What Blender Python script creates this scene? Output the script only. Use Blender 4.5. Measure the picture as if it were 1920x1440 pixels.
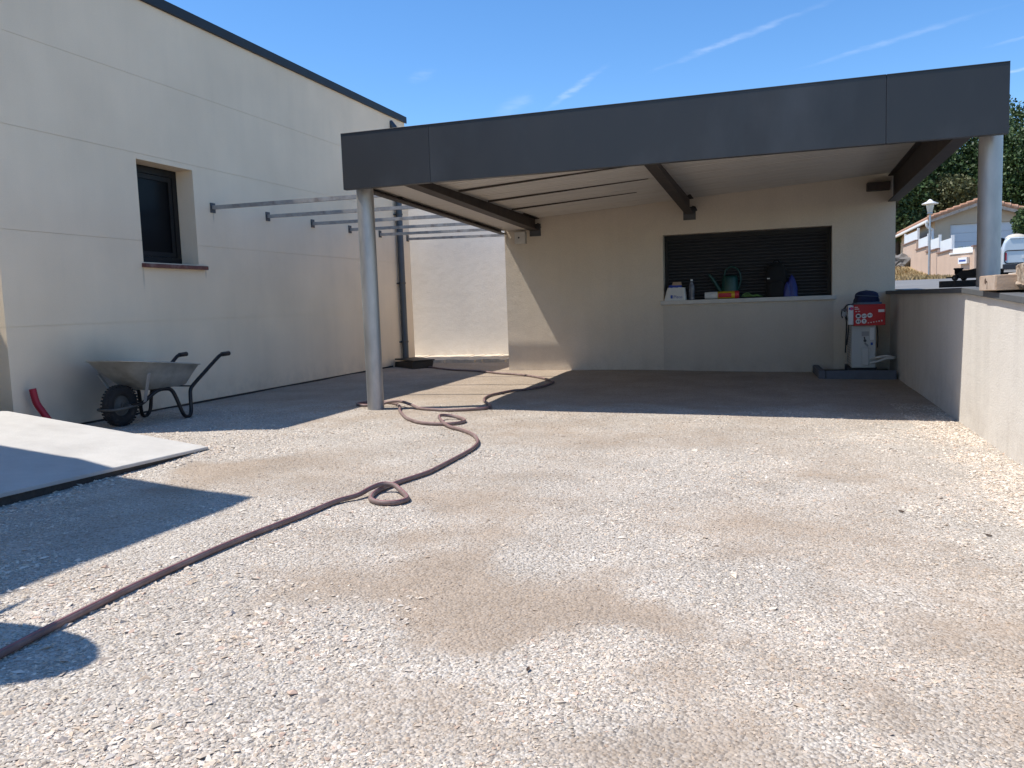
import bpy, bmesh, math, random
import numpy as np
from mathutils import Vector, Matrix
random.seed(7); rng = np.random.default_rng(7)
for o in list(bpy.data.objects): bpy.data.objects.remove(o)
SC = bpy.context.scene
COL = SC.collection

# ------------------------------------------------------------------ camera
CAM_H = 1.05
cd = bpy.data.cameras.new('camera'); cam = bpy.data.objects.new('camera', cd); COL.objects.link(cam)
cd.sensor_width = 36; cd.sensor_fit = 'HORIZONTAL'; cd.lens = 36*1545.65/1920
cd.clip_start = .05; cd.clip_end = 2000
cam.matrix_world = Matrix(((0.95267619, 0.00433724, 0.30395601, 0),
                           (0.30195435, 0.10193468, -0.94785700, 0),
                           (-0.03509474, 0.99478164, 0.09580110, CAM_H),
                           (0, 0, 0, 1)))
SC.camera = cam

# ------------------------------------------------------------------ light
SUN_TO = Vector((-.50, -.15, 1)).normalized()
SUN_ELEV = math.asin(SUN_TO.z); SUN_AZ = math.atan2(SUN_TO.x, SUN_TO.y)
w = bpy.data.worlds.new('World'); SC.world = w; w.use_nodes = True
nt = w.node_tree; nt.nodes.clear()
def N(nt, typ, **kw):
    n = nt.nodes.new(typ)
    for k, v in kw.items(): setattr(n, k, v)
    return n
sky = N(nt, 'ShaderNodeTexSky', sky_type='NISHITA')
sky.sun_disc = False; sky.sun_elevation = SUN_ELEV; sky.sun_rotation = SUN_AZ
sky.altitude = 600; sky.air_density = .9; sky.dust_density = 0; sky.ozone_density = 4.0
bg = N(nt, 'ShaderNodeBackground'); bg.inputs['Strength'].default_value = .13
wo = N(nt, 'ShaderNodeOutputWorld')
tc = N(nt, 'ShaderNodeTexCoord')
sep = N(nt, 'ShaderNodeSeparateXYZ'); nt.links.new(tc.outputs['Generated'], sep.inputs[0])
# wisps of cirrus on a flat layer high above: position = dir.xy / dir.z
dvx = N(nt, 'ShaderNodeMath', operation='DIVIDE'); dvy = N(nt, 'ShaderNodeMath', operation='DIVIDE')
zc = N(nt, 'ShaderNodeMath', operation='MAXIMUM'); nt.links.new(sep.outputs[2], zc.inputs[0]); zc.inputs[1].default_value = .06
for d_, i in ((dvx, 0), (dvy, 1)):
    nt.links.new(sep.outputs[i], d_.inputs[0]); nt.links.new(zc.outputs[0], d_.inputs[1])
cmb = N(nt, 'ShaderNodeCombineXYZ'); nt.links.new(dvx.outputs[0], cmb.inputs[0]); nt.links.new(dvy.outputs[0], cmb.inputs[1])
n1 = N(nt, 'ShaderNodeTexNoise'); n1.inputs['Scale'].default_value = 7; n1.inputs['Detail'].default_value = 6; n1.inputs['Roughness'].default_value = .6
nt.links.new(cmb.outputs[0], n1.inputs['Vector'])
wv = N(nt, 'ShaderNodeVectorMath', operation='SCALE'); wv.inputs['Scale'].default_value = .10; nt.links.new(n1.outputs['Color'], wv.inputs[0])
wa = N(nt, 'ShaderNodeVectorMath', operation='ADD'); nt.links.new(cmb.outputs[0], wa.inputs[0]); nt.links.new(wv.outputs[0], wa.inputs[1])
acc = None
# old contrails: long soft streaks, all drifting the same way; they go on beyond the picture
for (sx_, sy_, hl, an, wd, st_) in ((-.90,3.92,.46,-.98,.04,.26),(-.155,3.45,.55,-.73,.04,.24),(.45,3.74,.50,-.69,.045,.17),(.95,3.93,.16,-.6,.03,.2),(1.10,4.47,.18,-.8,.04,.4),(-1.46,3.41,.15,-.88,.06,.13),(-1.25,4.09,.32,-.98,.09,.16),
                                    (1.6,2.9,.6,-.7,.06,.3),(-3.0,3.2,.5,-.9,.07,.3),(.3,-2.0,.6,-.8,.06,.3),(2.4,.6,.5,-.75,.05,.35),(-1.8,-3.0,.6,-.8,.06,.3)):
    mp = N(nt, 'ShaderNodeMapping'); mp.vector_type = 'TEXTURE'; mp.inputs['Location'].default_value = (sx_+.05, sy_+.05, .05); mp.inputs['Rotation'].default_value = (0, 0, an); mp.inputs['Scale'].default_value = (hl, wd, 100)
    nt.links.new(wa.outputs[0], mp.inputs[0])
    le = N(nt, 'ShaderNodeVectorMath', operation='LENGTH'); nt.links.new(mp.outputs[0], le.inputs[0])
    mr_ = N(nt, 'ShaderNodeMapRange'); mr_.interpolation_type = 'SMOOTHERSTEP'; mr_.inputs[1].default_value = 0; mr_.inputs[2].default_value = 1.15; mr_.inputs[3].default_value = st_; mr_.inputs[4].default_value = 0
    nt.links.new(le.outputs['Value'], mr_.inputs[0])
    if acc is None: acc = mr_.outputs[0]
    else:
        ad = N(nt, 'ShaderNodeMath', operation='ADD'); nt.links.new(acc, ad.inputs[0]); nt.links.new(mr_.outputs[0], ad.inputs[1]); acc = ad.outputs[0]
n2 = N(nt, 'ShaderNodeTexNoise'); n2.inputs['Scale'].default_value = 13; n2.inputs['Detail'].default_value = 5; nt.links.new(wa.outputs[0], n2.inputs['Vector'])
nm = N(nt, 'ShaderNodeMapRange'); nm.inputs[1].default_value = .3; nm.inputs[2].default_value = .65; nm.inputs[3].default_value = .3; nm.inputs[4].default_value = 1; nt.links.new(n2.outputs['Fac'], nm.inputs[0])
nm.inputs[3].default_value = .12; nm.inputs[4].default_value = .62
cr = N(nt, 'ShaderNodeMath', operation='MULTIPLY'); cr.use_clamp = True; nt.links.new(acc, cr.inputs[0]); nt.links.new(nm.outputs[0], cr.inputs[1])
mxc = N(nt, 'ShaderNodeMixRGB'); mxc.inputs['Color2'].default_value = (6.0, 6.3, 6.9, 1)
hsv = N(nt, 'ShaderNodeHueSaturation'); hsv.inputs['Saturation'].default_value = 1.18; nt.links.new(sky.outputs[0], hsv.inputs['Color'])
nt.links.new(cr.outputs[0], mxc.inputs['Fac']); nt.links.new(hsv.outputs[0], mxc.inputs['Color1'])
nt.links.new(mxc.outputs[0], bg.inputs['Color']); nt.links.new(bg.outputs[0], wo.inputs[0])

sl = bpy.data.lights.new('sun', 'SUN'); so = bpy.data.objects.new('sun', sl); COL.objects.link(so)
sl.energy = 3.55; sl.angle = math.radians(.53); sl.color = (1, .94, .85)
so.rotation_euler = SUN_TO.to_track_quat('Z', 'Y').to_euler(); so.location = (-20, -6, 40)

vs = SC.view_settings; vs.view_transform = 'Standard'; vs.look = 'None'; vs.exposure = .7; vs.gamma = 1; vs.use_curve_mapping = False
SC.render.engine = 'CYCLES'
SC.cycles.max_bounces = 6; SC.cycles.diffuse_bounces = 4

# ------------------------------------------------------------------ materials
MATS = {}
def lk(nt, a, b): nt.links.new(a, b)
def mat(name, col, rough=.7, metal=0, var=.12, vscale=6, bump=0, bscale=80, fine=0, fscale=300, spec=.5,
        col2=None, c2scale=2, c2lo=.5, c2hi=.7, stretch=None, trans=0, coat=0, alpha=1):
    """principled material: base colour, broad blotches, optional second colour in patches, noise relief"""
    m = bpy.data.materials.new(name); m.use_nodes = True; nt = m.node_tree
    b = nt.nodes['Principled BSDF']
    b.inputs['Roughness'].default_value = rough; b.inputs['Metallic'].default_value = metal
    b.inputs['Specular IOR Level'].default_value = spec
    if trans: b.inputs['Transmission Weight'].default_value = trans
    if coat: b.inputs['Coat Weight'].default_value = coat
    if alpha < 1: b.inputs['Alpha'].default_value = alpha
    tc = N(nt, 'ShaderNodeTexCoord'); vec = tc.outputs['Object']
    if stretch:
        mpn = N(nt, 'ShaderNodeMapping'); mpn.inputs['Scale'].default_value = stretch; lk(nt, vec, mpn.inputs[0]); vec = mpn.outputs[0]
    no = N(nt, 'ShaderNodeTexNoise'); no.inputs['Scale'].default_value = vscale; no.inputs['Detail'].default_value = 6; no.inputs['Roughness'].default_value = .6
    lk(nt, vec, no.inputs['Vector'])
    mr = N(nt, 'ShaderNodeMapRange'); mr.inputs[1].default_value = .25; mr.inputs[2].default_value = .75
    mr.inputs[3].default_value = 1-var; mr.inputs[4].default_value = 1+var
    lk(nt, no.outputs['Fac'], mr.inputs[0])
    base = N(nt, 'ShaderNodeRGB'); base.outputs[0].default_value = (*col, 1); cout = base.outputs[0]
    if col2:
        n2 = N(nt, 'ShaderNodeTexNoise'); n2.inputs['Scale'].default_value = c2scale; n2.inputs['Detail'].default_value = 8; n2.inputs['Roughness'].default_value = .62
        lk(nt, vec, n2.inputs['Vector'])
        r2 = N(nt, 'ShaderNodeMapRange'); r2.inputs[1].default_value = c2lo; r2.inputs[2].default_value = c2hi; lk(nt, n2.outputs['Fac'], r2.inputs[0])
        mx = N(nt, 'ShaderNodeMixRGB'); lk(nt, r2.outputs[0], mx.inputs['Fac']); lk(nt, cout, mx.inputs['Color1']); mx.inputs['Color2'].default_value = (*col2, 1)
        cout = mx.outputs[0]
    ml = N(nt, 'ShaderNodeVectorMath', operation='SCALE'); lk(nt, cout, ml.inputs[0]); lk(nt, mr.outputs[0], ml.inputs['Scale'])
    lk(nt, ml.outputs[0], b.inputs['Base Color'])
    if rough < .6:
        rr = N(nt, 'ShaderNodeMapRange'); rr.inputs[3].default_value = rough*.8; rr.inputs[4].default_value = min(1, rough*1.25); lk(nt, no.outputs['Fac'], rr.inputs[0]); lk(nt, rr.outputs[0], b.inputs['Roughness'])
    if bump:
        nb = N(nt, 'ShaderNodeTexNoise'); nb.inputs['Scale'].default_value = bscale; nb.inputs['Detail'].default_value = 4
        lk(nt, tc.outputs['Object'], nb.inputs['Vector'])
        bp = N(nt, 'ShaderNodeBump'); bp.inputs['Strength'].default_value = min(1, bump); bp.inputs['Distance'].default_value = .01
        lk(nt, nb.outputs['Fac'], bp.inputs['Height']); lk(nt, bp.outputs[0], b.inputs['Normal'])
    MATS[name] = m
    return m

def render_mat(name, col, grain, rain=.10, patches_stains=None):
    """mineral wall render: sandy relief, faint blotches, faint vertical rain marks"""
    m = bpy.data.materials.new(name); m.use_nodes = True; nt = m.node_tree; b = nt.nodes['Principled BSDF']
    b.inputs['Roughness'].default_value = .92; b.inputs['Specular IOR Level'].default_value = .25
    g = N(nt, 'ShaderNodeNewGeometry'); P = g.outputs['Position']
    a = N(nt, 'ShaderNodeTexNoise'); a.inputs['Scale'].default_value = .9; a.inputs['Detail'].default_value = 3; lk(nt, P, a.inputs['Vector'])
    mp_ = N(nt, 'ShaderNodeMapping'); mp_.inputs['Scale'].default_value = (3.2, 3.2, .35); lk(nt, P, mp_.inputs[0])
    s = N(nt, 'ShaderNodeTexNoise'); s.inputs['Scale'].default_value = 1.6; s.inputs['Detail'].default_value = 3; lk(nt, mp_.outputs[0], s.inputs['Vector'])
    f = N(nt, 'ShaderNodeTexNoise'); f.inputs['Scale'].default_value = grain; f.inputs['Detail'].default_value = 3; f.inputs['Roughness'].default_value = .7; lk(nt, P, f.inputs['Vector'])
    r1 = N(nt, 'ShaderNodeMapRange'); r1.inputs[1].default_value = .3; r1.inputs[2].default_value = .7; r1.inputs[3].default_value = .93; r1.inputs[4].default_value = 1.05; lk(nt, a.outputs['Fac'], r1.inputs[0])
    r2 = N(nt, 'ShaderNodeMapRange'); r2.inputs[1].default_value = .45; r2.inputs[2].default_value = .8; r2.inputs[3].default_value = 1; r2.inputs[4].default_value = 1-rain; lk(nt, s.outputs['Fac'], r2.inputs[0])
    r3 = N(nt, 'ShaderNodeMapRange'); r3.inputs[1].default_value = .3; r3.inputs[2].default_value = .7; r3.inputs[3].default_value = .93; r3.inputs[4].default_value = 1.06; lk(nt, f.outputs['Fac'], r3.inputs[0])
    m1 = N(nt, 'ShaderNodeMath', operation='MULTIPLY'); lk(nt, r1.outputs[0], m1.inputs[0]); lk(nt, r2.outputs[0], m1.inputs[1])
    m2 = N(nt, 'ShaderNodeMath', operation='MULTIPLY'); lk(nt, m1.outputs[0], m2.inputs[0]); lk(nt, r3.outputs[0], m2.inputs[1])
    base = N(nt, 'ShaderNodeRGB'); base.outputs[0].default_value = (*col, 1); cout = base.outputs[0]
    # splash dirt kicked up from the gravel along the foot of the wall
    sp = N(nt, 'ShaderNodeSeparateXYZ'); lk(nt, P, sp.inputs[0])
    sm = N(nt, 'ShaderNodeMapRange'); sm.inputs[1].default_value = 0; sm.inputs[2].default_value = .34; sm.inputs[3].default_value = 1; sm.inputs[4].default_value = 0; lk(nt, sp.outputs[2], sm.inputs[0])
    ss = N(nt, 'ShaderNodeTexNoise'); ss.inputs['Scale'].default_value = 5; ss.inputs['Detail'].default_value = 4; ss.inputs['Roughness'].default_value = .7; lk(nt, P, ss.inputs['Vector'])
    sr = N(nt, 'ShaderNodeMapRange'); sr.inputs[1].default_value = .4; sr.inputs[2].default_value = .75; sr.inputs[4].default_value = .34; lk(nt, ss.outputs['Fac'], sr.inputs[0])
    sx = N(nt, 'ShaderNodeMath', operation='MULTIPLY'); lk(nt, sm.outputs[0], sx.inputs[0]); lk(nt, sr.outputs[0], sx.inputs[1])
    mx = N(nt, 'ShaderNodeMixRGB'); lk(nt, sx.outputs[0], mx.inputs['Fac']); lk(nt, cout, mx.inputs['Color1']); mx.inputs['Color2'].default_value = (.33, .27, .21, 1); cout = mx.outputs[0]
    for (cx, cy, cz, rx, ry, rz, st) in (patches_stains or []):
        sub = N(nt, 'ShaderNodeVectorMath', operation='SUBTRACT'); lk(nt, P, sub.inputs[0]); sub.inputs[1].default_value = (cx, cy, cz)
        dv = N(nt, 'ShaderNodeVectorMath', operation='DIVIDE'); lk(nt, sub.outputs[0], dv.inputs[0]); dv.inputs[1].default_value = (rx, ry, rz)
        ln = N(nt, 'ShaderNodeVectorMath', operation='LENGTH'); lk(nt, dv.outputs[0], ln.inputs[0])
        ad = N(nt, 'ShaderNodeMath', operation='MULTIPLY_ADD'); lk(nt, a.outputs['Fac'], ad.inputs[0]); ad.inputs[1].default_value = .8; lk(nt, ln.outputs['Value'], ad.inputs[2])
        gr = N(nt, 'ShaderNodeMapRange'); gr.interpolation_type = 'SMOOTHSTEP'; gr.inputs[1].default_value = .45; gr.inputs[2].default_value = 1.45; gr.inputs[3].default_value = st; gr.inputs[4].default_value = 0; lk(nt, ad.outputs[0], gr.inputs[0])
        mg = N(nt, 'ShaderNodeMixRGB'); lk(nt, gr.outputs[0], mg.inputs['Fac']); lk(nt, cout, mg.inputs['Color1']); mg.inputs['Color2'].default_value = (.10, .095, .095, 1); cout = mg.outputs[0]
    ml = N(nt, 'ShaderNodeVectorMath', operation='SCALE'); lk(nt, cout, ml.inputs[0]); lk(nt, m2.outputs[0], ml.inputs['Scale'])
    lk(nt, ml.outputs[0], b.inputs['Base Color'])
    bp = N(nt, 'ShaderNodeBump'); bp.inputs['Strength'].default_value = .75; bp.inputs['Distance'].default_value = .006
    lk(nt, f.outputs['Fac'], bp.inputs['Height'])
    # slow unevenness of the trowelled coat
    u = N(nt, 'ShaderNodeTexNoise'); u.inputs['Scale'].default_value = 7; u.inputs['Detail'].default_value = 2; lk(nt, P, u.inputs['Vector'])
    bp2 = N(nt, 'ShaderNodeBump'); bp2.inputs['Strength'].default_value = .25; bp2.inputs['Distance'].default_value = .02
    lk(nt, u.outputs['Fac'], bp2.inputs['Height']); lk(nt, bp2.outputs[0], bp.inputs['Normal']); lk(nt, bp.outputs[0], b.inputs['Normal'])
    MATS[name] = m; return m

render_mat('house_render', (.93, .765, .57), 170, .035, patches_stains=[(-6.63, 6.75, .42, 1, .95, .55, .5), (-6.63, 7.515, 1.50, 1, .022, .20, .3), (-6.63, 8.57, 1.57, 1, .02, .09, .35), (-6.63, 8.79, 2.27, 1, .02, .10, .3)])  # first entry: broad darker area low on the wall; the rest: narrow stains
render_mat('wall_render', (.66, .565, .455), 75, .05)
render_mat('panel_render', (.57, .49, .40), 120, .05)
render_mat('garden_render', (.71, .67, .61), 70, .10)
render_mat('pale_render', (.84, .80, .74), 60, .03)
render_mat('peach_render', (.58, .43, .33), 40, .04)
render_mat('tan_render', (.55, .44, .32), 40, .04)
mat('anthracite', (.028, .0285, .030), .42, 0, .12, 3, .10, 2.5, col2=(.052, .055, .06), c2scale=1.2, c2lo=.5, c2hi=.8, stretch=(1, 1, .5))
mat('roof_coping', (.009, .010, .012), .5, 0, .1, 4)
mat('galvanised', (.46, .445, .425), .48, .8, .22, 7, .06, 60, col2=(.30, .30, .31), c2scale=4, c2lo=.45, c2hi=.75, stretch=(1, 1, .25))
mat('steel_bar', (.40, .39, .38), .5, .45, .25, 9, col2=(.2, .16, .13), c2scale=7, c2lo=.5, c2hi=.8)
mat('brown_steel', (.055, .043, .036), .6, .2, .3, 8, .1, 90, col2=(.075, .05, .038), c2scale=6, c2lo=.5, c2hi=.75)
mat('bracket_steel', (.10, .10, .105), .55, .6, .2, 10)
mat('ceiling_sheet', (.68, .635, .575), .6, 0, .16, 3, .03, 90, col2=(.42, .37, .31), c2scale=3, c2lo=.5, c2hi=.8, stretch=(.3, 2.2, 1))
mat('window_black', (.003, .003, .004), .6, 0, .1, 5)
mat('pane_dark', (.004, .005, .007), .3, 0, .05, 2, spec=.12)
mat('sill_tile', (.15, .055, .045), .65, 0, .25, 14, .15, 60, col2=(.28, .2, .17), c2scale=6, c2lo=.5, c2hi=.75)
mat('shutter', (.045, .046, .052), .55, 0, .03, 4)
mat('sill_white', (.55, .51, .46), .75, 0, .12, 6, .1, 80)
mat('downpipe_zinc', (.085, .10, .12), .45, .5, .22, 5, stretch=(1, 1, .3))
mat('black_plastic', (.010, .010, .011), .55, 0, .2, 8, .1, 60)
mat('concrete_slab', (.53, .51, .475), .85, 0, .10, 3, .25, 55, col2=(.43, .41, .38), c2scale=1.6, c2lo=.45, c2hi=.75)
mat('slab_edge', (.06, .052, .045), .9, 0, .3, 14, .5, 50)
mat('foundation', (.60, .52, .42), .9, 0, .2, 9, .5, 40)
mat('coping_stone', (.105, .112, .118), .7, 0, .12, 8, .1, 100)
mat('hose_rubber', (.17, .115, .105), .62, 0, .18, 20, .05, 150, col2=(.25, .19, .175), c2scale=9, c2lo=.45, c2hi=.7)
mat('hose_stripe', (.30, .13, .14), .6, 0, .15, 20)
mat('tray_zinc', (.45, .445, .41), .5, .55, .22, 9, .08, 40, col2=(.33, .32, .28), c2scale=7, c2lo=.5, c2hi=.72)
mat('black_tube', (.010, .010, .012), .35, .2, .2, 12, col2=(.07, .06, .05), c2scale=18, c2lo=.62, c2hi=.75)
mat('tyre', (.016, .016, .018), .8, 0, .3, 18, .2, 60, col2=(.10, .09, .08), c2scale=12, c2lo=.55, c2hi=.8)
mat('rim_grey', (.09, .09, .085), .6, .3, .25, 14, col2=(.16, .15, .13), c2scale=10, c2lo=.5, c2hi=.75)
mat('grip', (.008, .008, .009), .6, 0, .1, 20)
mat('red_conduit', (.36, .012, .035), .45, 0, .12, 10)
mat('ac_white', (.52, .52, .50), .5, 0, .06, 5)
mat('ac_grey', (.30, .30, .30), .5, 0, .08, 5)
mat('ac_dark', (.03, .03, .035), .6, 0, .1, 5)
mat('lagging', (.58, .57, .55), .7, 0, .1, 12, .2, 90)
mat('kerb_blue', (.115, .125, .15), .8, 0, .15, 8, .25, 70)
mat('carton_red', (.5, .014, .014), .55, 0, .08, 4)
mat('carton_white', (.66, .65, .63), .6, 0, .06, 4)
mat('print_white', (.75, .73, .70), .6, 0, .03, 4)
mat('print_dark', (.02, .02, .028), .6, 0, .03, 4)
mat('print_blue', (.03, .075, .33), .6, 0, .05, 4)
mat('print_pink', (.55, .05, .14), .6, 0, .05, 4)
mat('navy_cloth', (.010, .014, .045), .8, 0, .2, 30, .3, 160)
mat('cloth_grey', (.13, .16, .19), .9, 0, .2, 30, .3, 160)
mat('black_cloth', (.006, .006, .007), .85, 0, .2, 25, .3, 140)
mat('paper_white', (.60, .585, .56), .7, 0, .07, 10, .15, 40)
mat('paper_blue', (.018, .05, .32), .6, 0, .1, 10)
mat('kraft', (.36, .25, .17), .8, 0, .2, 20)
mat('clear_bottle', (.10, .11, .14), .2, 0, .2, 20, col2=(.25, .26, .3), c2scale=14, c2lo=.5, c2hi=.7)
mat('teal_plastic', (.005, .05, .044), .45, 0, .1, 8)
mat('yellow_wrap', (.5, .33, .012), .5, 0, .08, 10)
mat('red_wrap', (.45, .02, .035), .5, 0, .08, 10)
mat('blue_plastic', (.008, .015, .15), .4, 0, .12, 10)
mat('leaf_fresh', (.12, .22, .06), .6, 0, .25, 20)
mat('timber', (.50, .36, .25), .75, 0, .22, 5, .2, 60, col2=(.34, .22, .14), c2scale=3, c2lo=.45, c2hi=.7, stretch=(.35, 4, 6))
mat('timber_end', (.52, .42, .34), .8, 0, .2, 9, .2, 60, col2=(.36, .27, .21), c2scale=8, c2lo=.45, c2hi=.7)
mat('crack', (.09, .055, .04), .9, 0, .2, 20)
mat('bark', (.30, .23, .17), .9, 0, .35, 14, .9, 26, col2=(.48, .41, .33), c2scale=9, c2lo=.45, c2hi=.65, stretch=(.4, 2, 2))
mat('old_plank', (.028, .024, .021), .85, 0, .3, 9, .3, 50, stretch=(.4, 4, 4))
mat('jack_black', (.008, .008, .009), .5, .3, .2, 14)
mat('asphalt', (.17, .17, .17), .9, 0, .15, 3, .3, 60, col2=(.22, .215, .205), c2scale=.5, c2lo=.45, c2hi=.7)
mat('dry_grass', (.34, .245, .125), .95, 0, .35, 1.6, .6, 12, col2=(.20, .17, .07), c2scale=.6, c2lo=.5, c2hi=.75)
mat('roof_tile', (.42, .22, .135), .85, 0, .3, 5, .2, 20, col2=(.55, .38, .28), c2scale=3, c2lo=.45, c2hi=.7)
mat('white_paint', (.76, .76, .75), .55, 0, .05, 3)
mat('garage_door', (.62, .64, .66), .5, 0, .04, 3)
mat('frosted_panel', (.72, .76, .79), .35, 0, .05, 3)
mat('wall_cap', (.26, .16, .13), .8, 0, .15, 6)
mat('lamp_metal', (.42, .42, .43), .4, .8, .15, 8)
mat('lamp_glass', (.55, .53, .47), .3, 0, .1, 8)
mat('van_paint', (.55, .61, .66), .25, 0, .03, 3, coat=.6)
mat('van_trim', (.03, .03, .035), .5, 0, .1, 8)
mat('van_glass', (.02, .025, .03), .1, 0, .05, 8)
mat('rock', (.16, .15, .14), .9, 0, .35, 5, .6, 20)
mat('tree_bark', (.075, .055, .04), .9, 0, .3, 6, .6, 15)
mat('canvas', (.55, .50, .42), .8, 0, .08, 5)
mat('flower_pot', (.60, .60, .58), .6, 0, .05, 8)

def leaf_mat(name, dark, light):
    m = bpy.data.materials.new(name); m.use_nodes = True; nt = m.node_tree; b = nt.nodes['Principled BSDF']
    b.inputs['Roughness'].default_value = .55; b.inputs['Specular IOR Level'].default_value = .3
    at = N(nt, 'ShaderNodeAttribute', attribute_name='tone')
    mx = N(nt, 'ShaderNodeMixRGB'); mx.inputs['Color1'].default_value = (*dark, 1); mx.inputs['Color2'].default_value = (*light, 1)
    lk(nt, at.outputs['Fac'], mx.inputs['Fac']); lk(nt, mx.outputs[0], b.inputs['Base Color'])
    MATS[name] = m
leaf_mat('foliage_dark', (.022, .045, .014), (.065, .11, .032))
leaf_mat('foliage_mid', (.035, .062, .016), (.10, .14, .045))
leaf_mat('foliage_olive', (.055, .062, .022), (.13, .135, .055))

# gravel yard: dirt share comes from the sheet's own 'dirt' attribute
def gravel_mat():
    m = bpy.data.materials.new('gravel_ground'); m.use_nodes = True; nt = m.node_tree; b = nt.nodes['Principled BSDF']
    b.inputs['Roughness'].default_value = .95; b.inputs['Specular IOR Level'].default_value = .2
    g = N(nt, 'ShaderNodeNewGeometry'); P = g.outputs['Position']
    at = N(nt, 'ShaderNodeAttribute', attribute_name='dirt')
    v1 = N(nt, 'ShaderNodeTexVoronoi'); v1.inputs['Scale'].default_value = 95; lk(nt, P, v1.inputs['Vector'])
    v2 = N(nt, 'ShaderNodeTexVoronoi'); v2.inputs['Scale'].default_value = 42; lk(nt, P, v2.inputs['Vector'])
    bw1 = N(nt, 'ShaderNodeSeparateColor'); lk(nt, v1.outputs['Color'], bw1.inputs[0])
    bw2 = N(nt, 'ShaderNodeSeparateColor'); lk(nt, v2.outputs['Color'], bw2.inputs[0])
    nf = N(nt, 'ShaderNodeTexNoise'); nf.inputs['Scale'].default_value = 14; nf.inputs['Detail'].default_value = 5; nf.inputs['Roughness'].default_value = .75; lk(nt, P, nf.inputs['Vector'])
    # ragged edge for the dirt areas
    ad = N(nt, 'ShaderNodeMath', operation='MULTIPLY_ADD'); lk(nt, nf.outputs['Fac'], ad.inputs[0]); ad.inputs[1].default_value = .9; ad.inputs[2].default_value = -.45
    ad2 = N(nt, 'ShaderNodeMath', operation='ADD'); lk(nt, ad.outputs[0], ad2.inputs[0]); lk(nt, at.outputs['Fac'], ad2.inputs[1])
    dm = N(nt, 'ShaderNodeMapRange'); dm.interpolation_type = 'SMOOTHSTEP'; dm.inputs[1].default_value = .08; dm.inputs[2].default_value = .95; lk(nt, ad2.outputs[0], dm.inputs[0])
    rs = N(nt, 'ShaderNodeValToRGB'); e = rs.color_ramp.elements
    e[0].position = 0; e[0].color = (.34, .295, .248, 1); e[1].position = 1; e[1].color = (.63, .58, .52, 1)
    k = e.new(.35); k.color = (.46, .412, .355, 1); k = e.new(.7); k.color = (.54, .492, .433, 1)
    lk(nt, bw1.outputs[0], rs.inputs[0])
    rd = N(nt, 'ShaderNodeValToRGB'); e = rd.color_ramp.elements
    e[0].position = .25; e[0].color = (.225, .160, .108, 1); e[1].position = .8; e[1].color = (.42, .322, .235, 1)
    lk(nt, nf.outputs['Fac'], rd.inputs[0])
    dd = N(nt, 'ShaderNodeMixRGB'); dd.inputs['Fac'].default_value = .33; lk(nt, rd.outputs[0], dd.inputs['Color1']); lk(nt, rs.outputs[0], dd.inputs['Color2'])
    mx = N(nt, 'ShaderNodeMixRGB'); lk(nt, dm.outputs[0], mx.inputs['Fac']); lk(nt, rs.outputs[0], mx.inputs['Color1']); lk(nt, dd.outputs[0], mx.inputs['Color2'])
    nb = N(nt, 'ShaderNodeTexNoise'); nb.inputs['Scale'].default_value = 1.7; nb.inputs['Detail'].default_value = 6; lk(nt, P, nb.inputs['Vector'])
    rb = N(nt, 'ShaderNodeMapRange'); rb.inputs[1].default_value = .3; rb.inputs[2].default_value = .7; rb.inputs[3].default_value = .88; rb.inputs[4].default_value = 1.1; lk(nt, nb.outputs['Fac'], rb.inputs[0])
    ml = N(nt, 'ShaderNodeVectorMath', operation='SCALE'); lk(nt, mx.outputs[0], ml.inputs[0]); lk(nt, rb.outputs[0], ml.inputs['Scale'])
    lk(nt, ml.outputs[0], b.inputs['Base Color'])
    hs = N(nt, 'ShaderNodeMath', operation='MULTIPLY_ADD'); lk(nt, v1.outputs['Distance'], hs.inputs[0]); hs.inputs[1].default_value = -1.0
    h2 = N(nt, 'ShaderNodeMath', operation='MULTIPLY'); lk(nt, v2.outputs['Distance'], h2.inputs[0]); h2.inputs[1].default_value = -.9; lk(nt, h2.outputs[0], hs.inputs[2])
    iv = N(nt, 'ShaderNodeMapRange'); iv.inputs[3].default_value = 1; iv.inputs[4].default_value = .55; lk(nt, dm.outputs[0], iv.inputs[0])
    h3 = N(nt, 'ShaderNodeMath', operation='MULTIPLY'); lk(nt, hs.outputs[0], h3.inputs[0]); lk(nt, iv.outputs[0], h3.inputs[1])
    bp = N(nt, 'ShaderNodeBump'); bp.inputs['Strength'].default_value = .8; bp.inputs['Distance'].default_value = .012; lk(nt, h3.outputs[0], bp.inputs['Height'])
    lk(nt, bp.outputs[0], b.inputs['Normal'])
    MATS['gravel_ground'] = m
gravel_mat()
m = bpy.data.materials.new('stone_chips'); m.use_nodes = True; nt = m.node_tree
at = N(nt, 'ShaderNodeAttribute', attribute_name='col'); lk(nt, at.outputs['Color'], nt.nodes['Principled BSDF'].inputs['Base Color'])
nt.nodes['Principled BSDF'].inputs['Roughness'].default_value = .95; nt.nodes['Principled BSDF'].inputs['Specular IOR Level'].default_value = .25
MATS['stone_chips'] = m

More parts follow.
